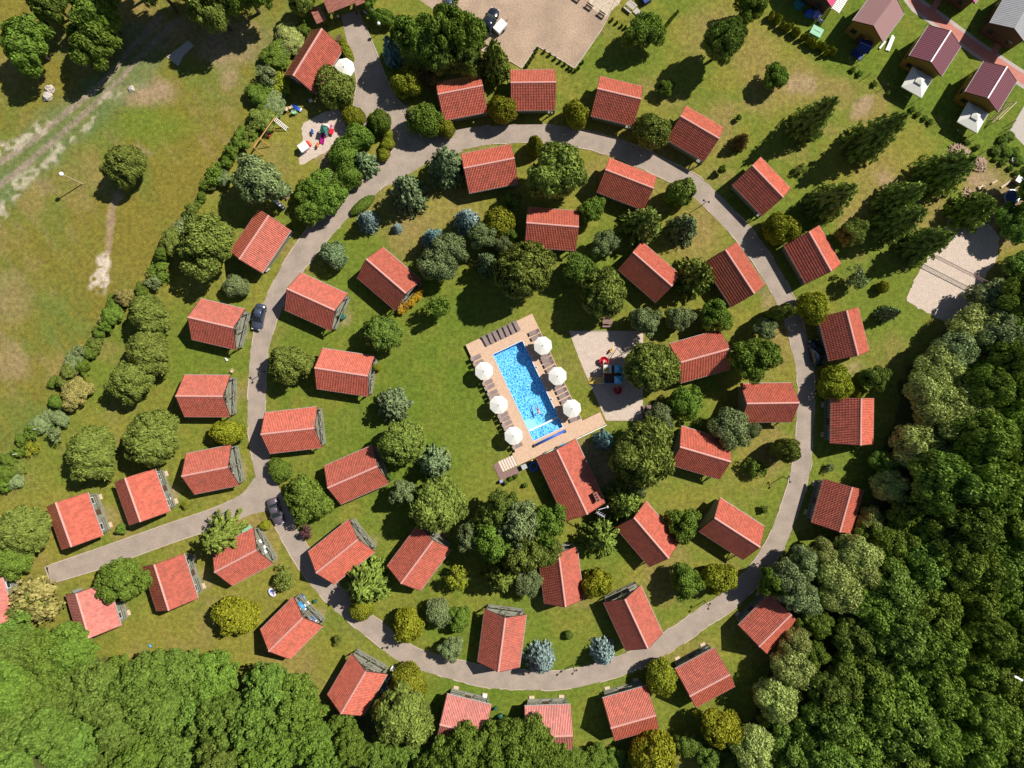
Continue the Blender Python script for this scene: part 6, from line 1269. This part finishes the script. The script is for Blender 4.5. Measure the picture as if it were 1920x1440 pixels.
# --- dense right wood
WD = [(1908,420,38,8),(1920,500,36,7),(1895,690,52,12),(1915,620,44,12),(1850,720,48,13),(1895,765,56,13),(1842,830,62,14),(1772,900,64,14),(1845,910,66,14),(1905,850,52,13),(1880,970,56,13),(1812,985,60,13),(1740,985,54,11),(1700,960,38,8),(1680,1020,44,8),(1740,1050,58,12),(1810,1060,58,13),(1880,1050,54,13),(1685,1110,62,13),(1755,1150,56,13),(1640,1140,50,11),(1690,1205,60,13),(1605,1195,46,10),(1620,1250,56,12),(1745,1225,58,13),(1690,1290,66,14),(1640,1320,62,13),(1570,1290,50,10),(1560,1350,60,12),(1760,1300,48,12),(1620,1390,62,13),(1690,1370,62,13),(1750,1380,50,12),(1545,1420,60,12),(1480,1385,48,9),(1835,1115,48,12),(1895,1130,46,11),(1912,1210,46,11),(1880,1275,50,12),(1835,1330,46,11),(1885,1350,52,12),(1830,1400,58,12),(1905,1415,50,12),(1780,1430,56,12),(1680,1440,60,12),(1620,1460,56,12),(1915,920,50,13),(1915,1010,46,12),(1520,1230,30,7),(1530,1170,32,7),(1660,870,26,6),(1640,1000,30,6),(1950,560,60,13),(1950,730,60,13),(1960,1080,60,13),(1955,1300,60,13),(1950,350,45,10),(1848,1195,46,11),(1838,1262,46,11),(1868,1225,40,9)]
for x,y,r,h in WD: T('oak',seedn.choice(('deep','deep','deep','dark','ash')),x,y,r*1.06,h*seedn.uniform(.75,1.1),'dark broadleaf tree in the dense wood covering the right edge','broadleaf_tree','tree','trees of the dense right wood')
T('leaf','gold',1346,1362,38,7,'golden green tree below the bottom right cabin',None,None,None,1.15,1.4); T('thuja','gold',1225,1420,42,7,'golden green round tree at the bottom edge'); T('ball','yellow',1240,1270,29,5,'round olive bush at the left corner of the bottom right cabin')
for x,y,r in ((1290,1395,26),(1330,1420,28),(1370,1435,30),(1440,1350,22)): T('leaf','dark',x,y,r,4,'low dark bush at the bottom edge near the golden green tree','shrub','shrub','dark bushes at the bottom edge')
# --- bottom
for x,y,r,h,c in ((985,1388,54,9.5,'mid'),(925,1400,50,9.5,'mid'),(870,1405,50,9.5,'mid'),(965,1425,50,9.5,'mid'),(830,1430,48,9,'mid'),(1030,1420,40,7,'mid')): T('oak',c,x,y,r*1.05,h,'leafy tree covering the lower parts of the two faded cabins','broadleaf_tree','tree','leafy trees below the faded cabins')
for x,y,r in ((1080,1430,30),(1115,1425,30),(1150,1432,30),(1185,1440,26),(1060,1445,30)): T('leaf','mid',x,y,r,3,'low green bush along the bottom edge of the lawn','shrub','shrub','low bushes along the bottom lawn')
T('pine','olive',757,1342,60,9,'large feathery olive tree right of the cabin with the bicycles'); T('ball','yellow',765,1282,33,4,'olive yellow bush beside the heaped bicycles')
AS = [(40,1215,58,10),(95,1225,56,11),(140,1215,50,9),(15,1290,56,11),(70,1285,60,9),(125,1300,58,11),(190,1300,62,10),(215,1268,46,9),(270,1275,64,10),(335,1262,66,10),(400,1275,62,10),(300,1335,66,11),(225,1365,50,9),(375,1335,62,11),(425,1350,66,11),(40,1360,58,11),(95,1370,60,10),(150,1395,62,10),(265,1415,46,9),(345,1410,60,10),(420,1425,56,10),(510,1290,62,10),(560,1325,62,10),(490,1350,62,11),(575,1385,60,10),(505,1420,62,11),(610,1420,50,9),(660,1400,40,8),(705,1420,40,8),(20,1200,50,9),(640,1360,30,6),(760,1425,44,8),(15,1440,60,10),(210,1440,50,9)]
for x,y,r,h in AS: T('ash',seedn.choice(('ash','mid','ash','dark')),x,y,r*1.0,h*seedn.uniform(.65,1.2),'bright leafy tree in the dense wood at the lower left','broadleaf_tree','tree','trees of the lower left wood')
# --- rows of young plants
for i,(x,y) in enumerate(((1003,93),(1000,100),(996,107),(992,113),(988,119),(984,125),(1017,98),(1027,104),(1037,111),(1046,117),(1055,122),(1063,128),(1068,132),(1075,134),(1081,129),(1089,118),(1144,38),(1153,44),(1162,50),(1169,53))): T('thuja','dark',x+4,y-2,2.5,.75,'knee high dark conifer seedling in the row around the notched parking corner','young_conifer','shrub','conifer seedlings around the parking corner')
for i in range(26):
    t=i/25; x=1444+t*116+seedn.uniform(-4,4); y=28+t*74+seedn.uniform(-5,5); T('thuja',seedn.choice(('yellow','gold','yellow')),x,y,4.0,1.6,'yellow green young thuja in the row beside the mint green container','young_thuja','shrub','young thujas in the garden row')
for i in range(14):
    t=i/13; x=1268+(-30)*t*1.0+seedn.uniform(-2,2); y=24+36*t; T('thuja','dark',x+2,y-2,2.4,.7,'knee high dark seedling in the line right of the round green tree','young_conifer','shrub','seedlings in a line on the top lawn')
FW = [(1600,130),(1612,138),(1640,157),(1668,176),(1712,205),(1722,214),(1735,222),(1745,228),(1796,256),(1815,268),(1808,262),(1832,276),(1868,298),(1880,306),(1895,315),(1906,325),(1916,332),(1885,300)]
for x,y in FW: T('leaf','mid',x,y,6,.7,'dark green weed tuft along the wire garden fence','weed','weeds','weeds along the wire fence')
for x,y in ((1882,262),(1893,255),(1880,275),(1868,282),(1905,285),(1890,285),(1912,300)): T('leaf','mid',x,y,10,.9,'rough green tuft beside the concrete yard','weed','weeds','rough tufts beside the concrete yard')
for x,y,l in ((948,905,'leafy potted looking plant beside the litter bin'),(967,893,'small dark tuft nearest the restaurant below the terrace landing'),(957,898,'small dark tuft below the terrace landing, middle of three'),(985,910,'small tuft at the edge of the restaurant shadow')): T('leaf','mid',x,y,5,.9,l,'garden_plant','plant')
for o in list(bpy.data.objects):
    if o.name.startswith('cabin') and o.parent is None and 'label' not in o: bpy.data.objects.remove(o)
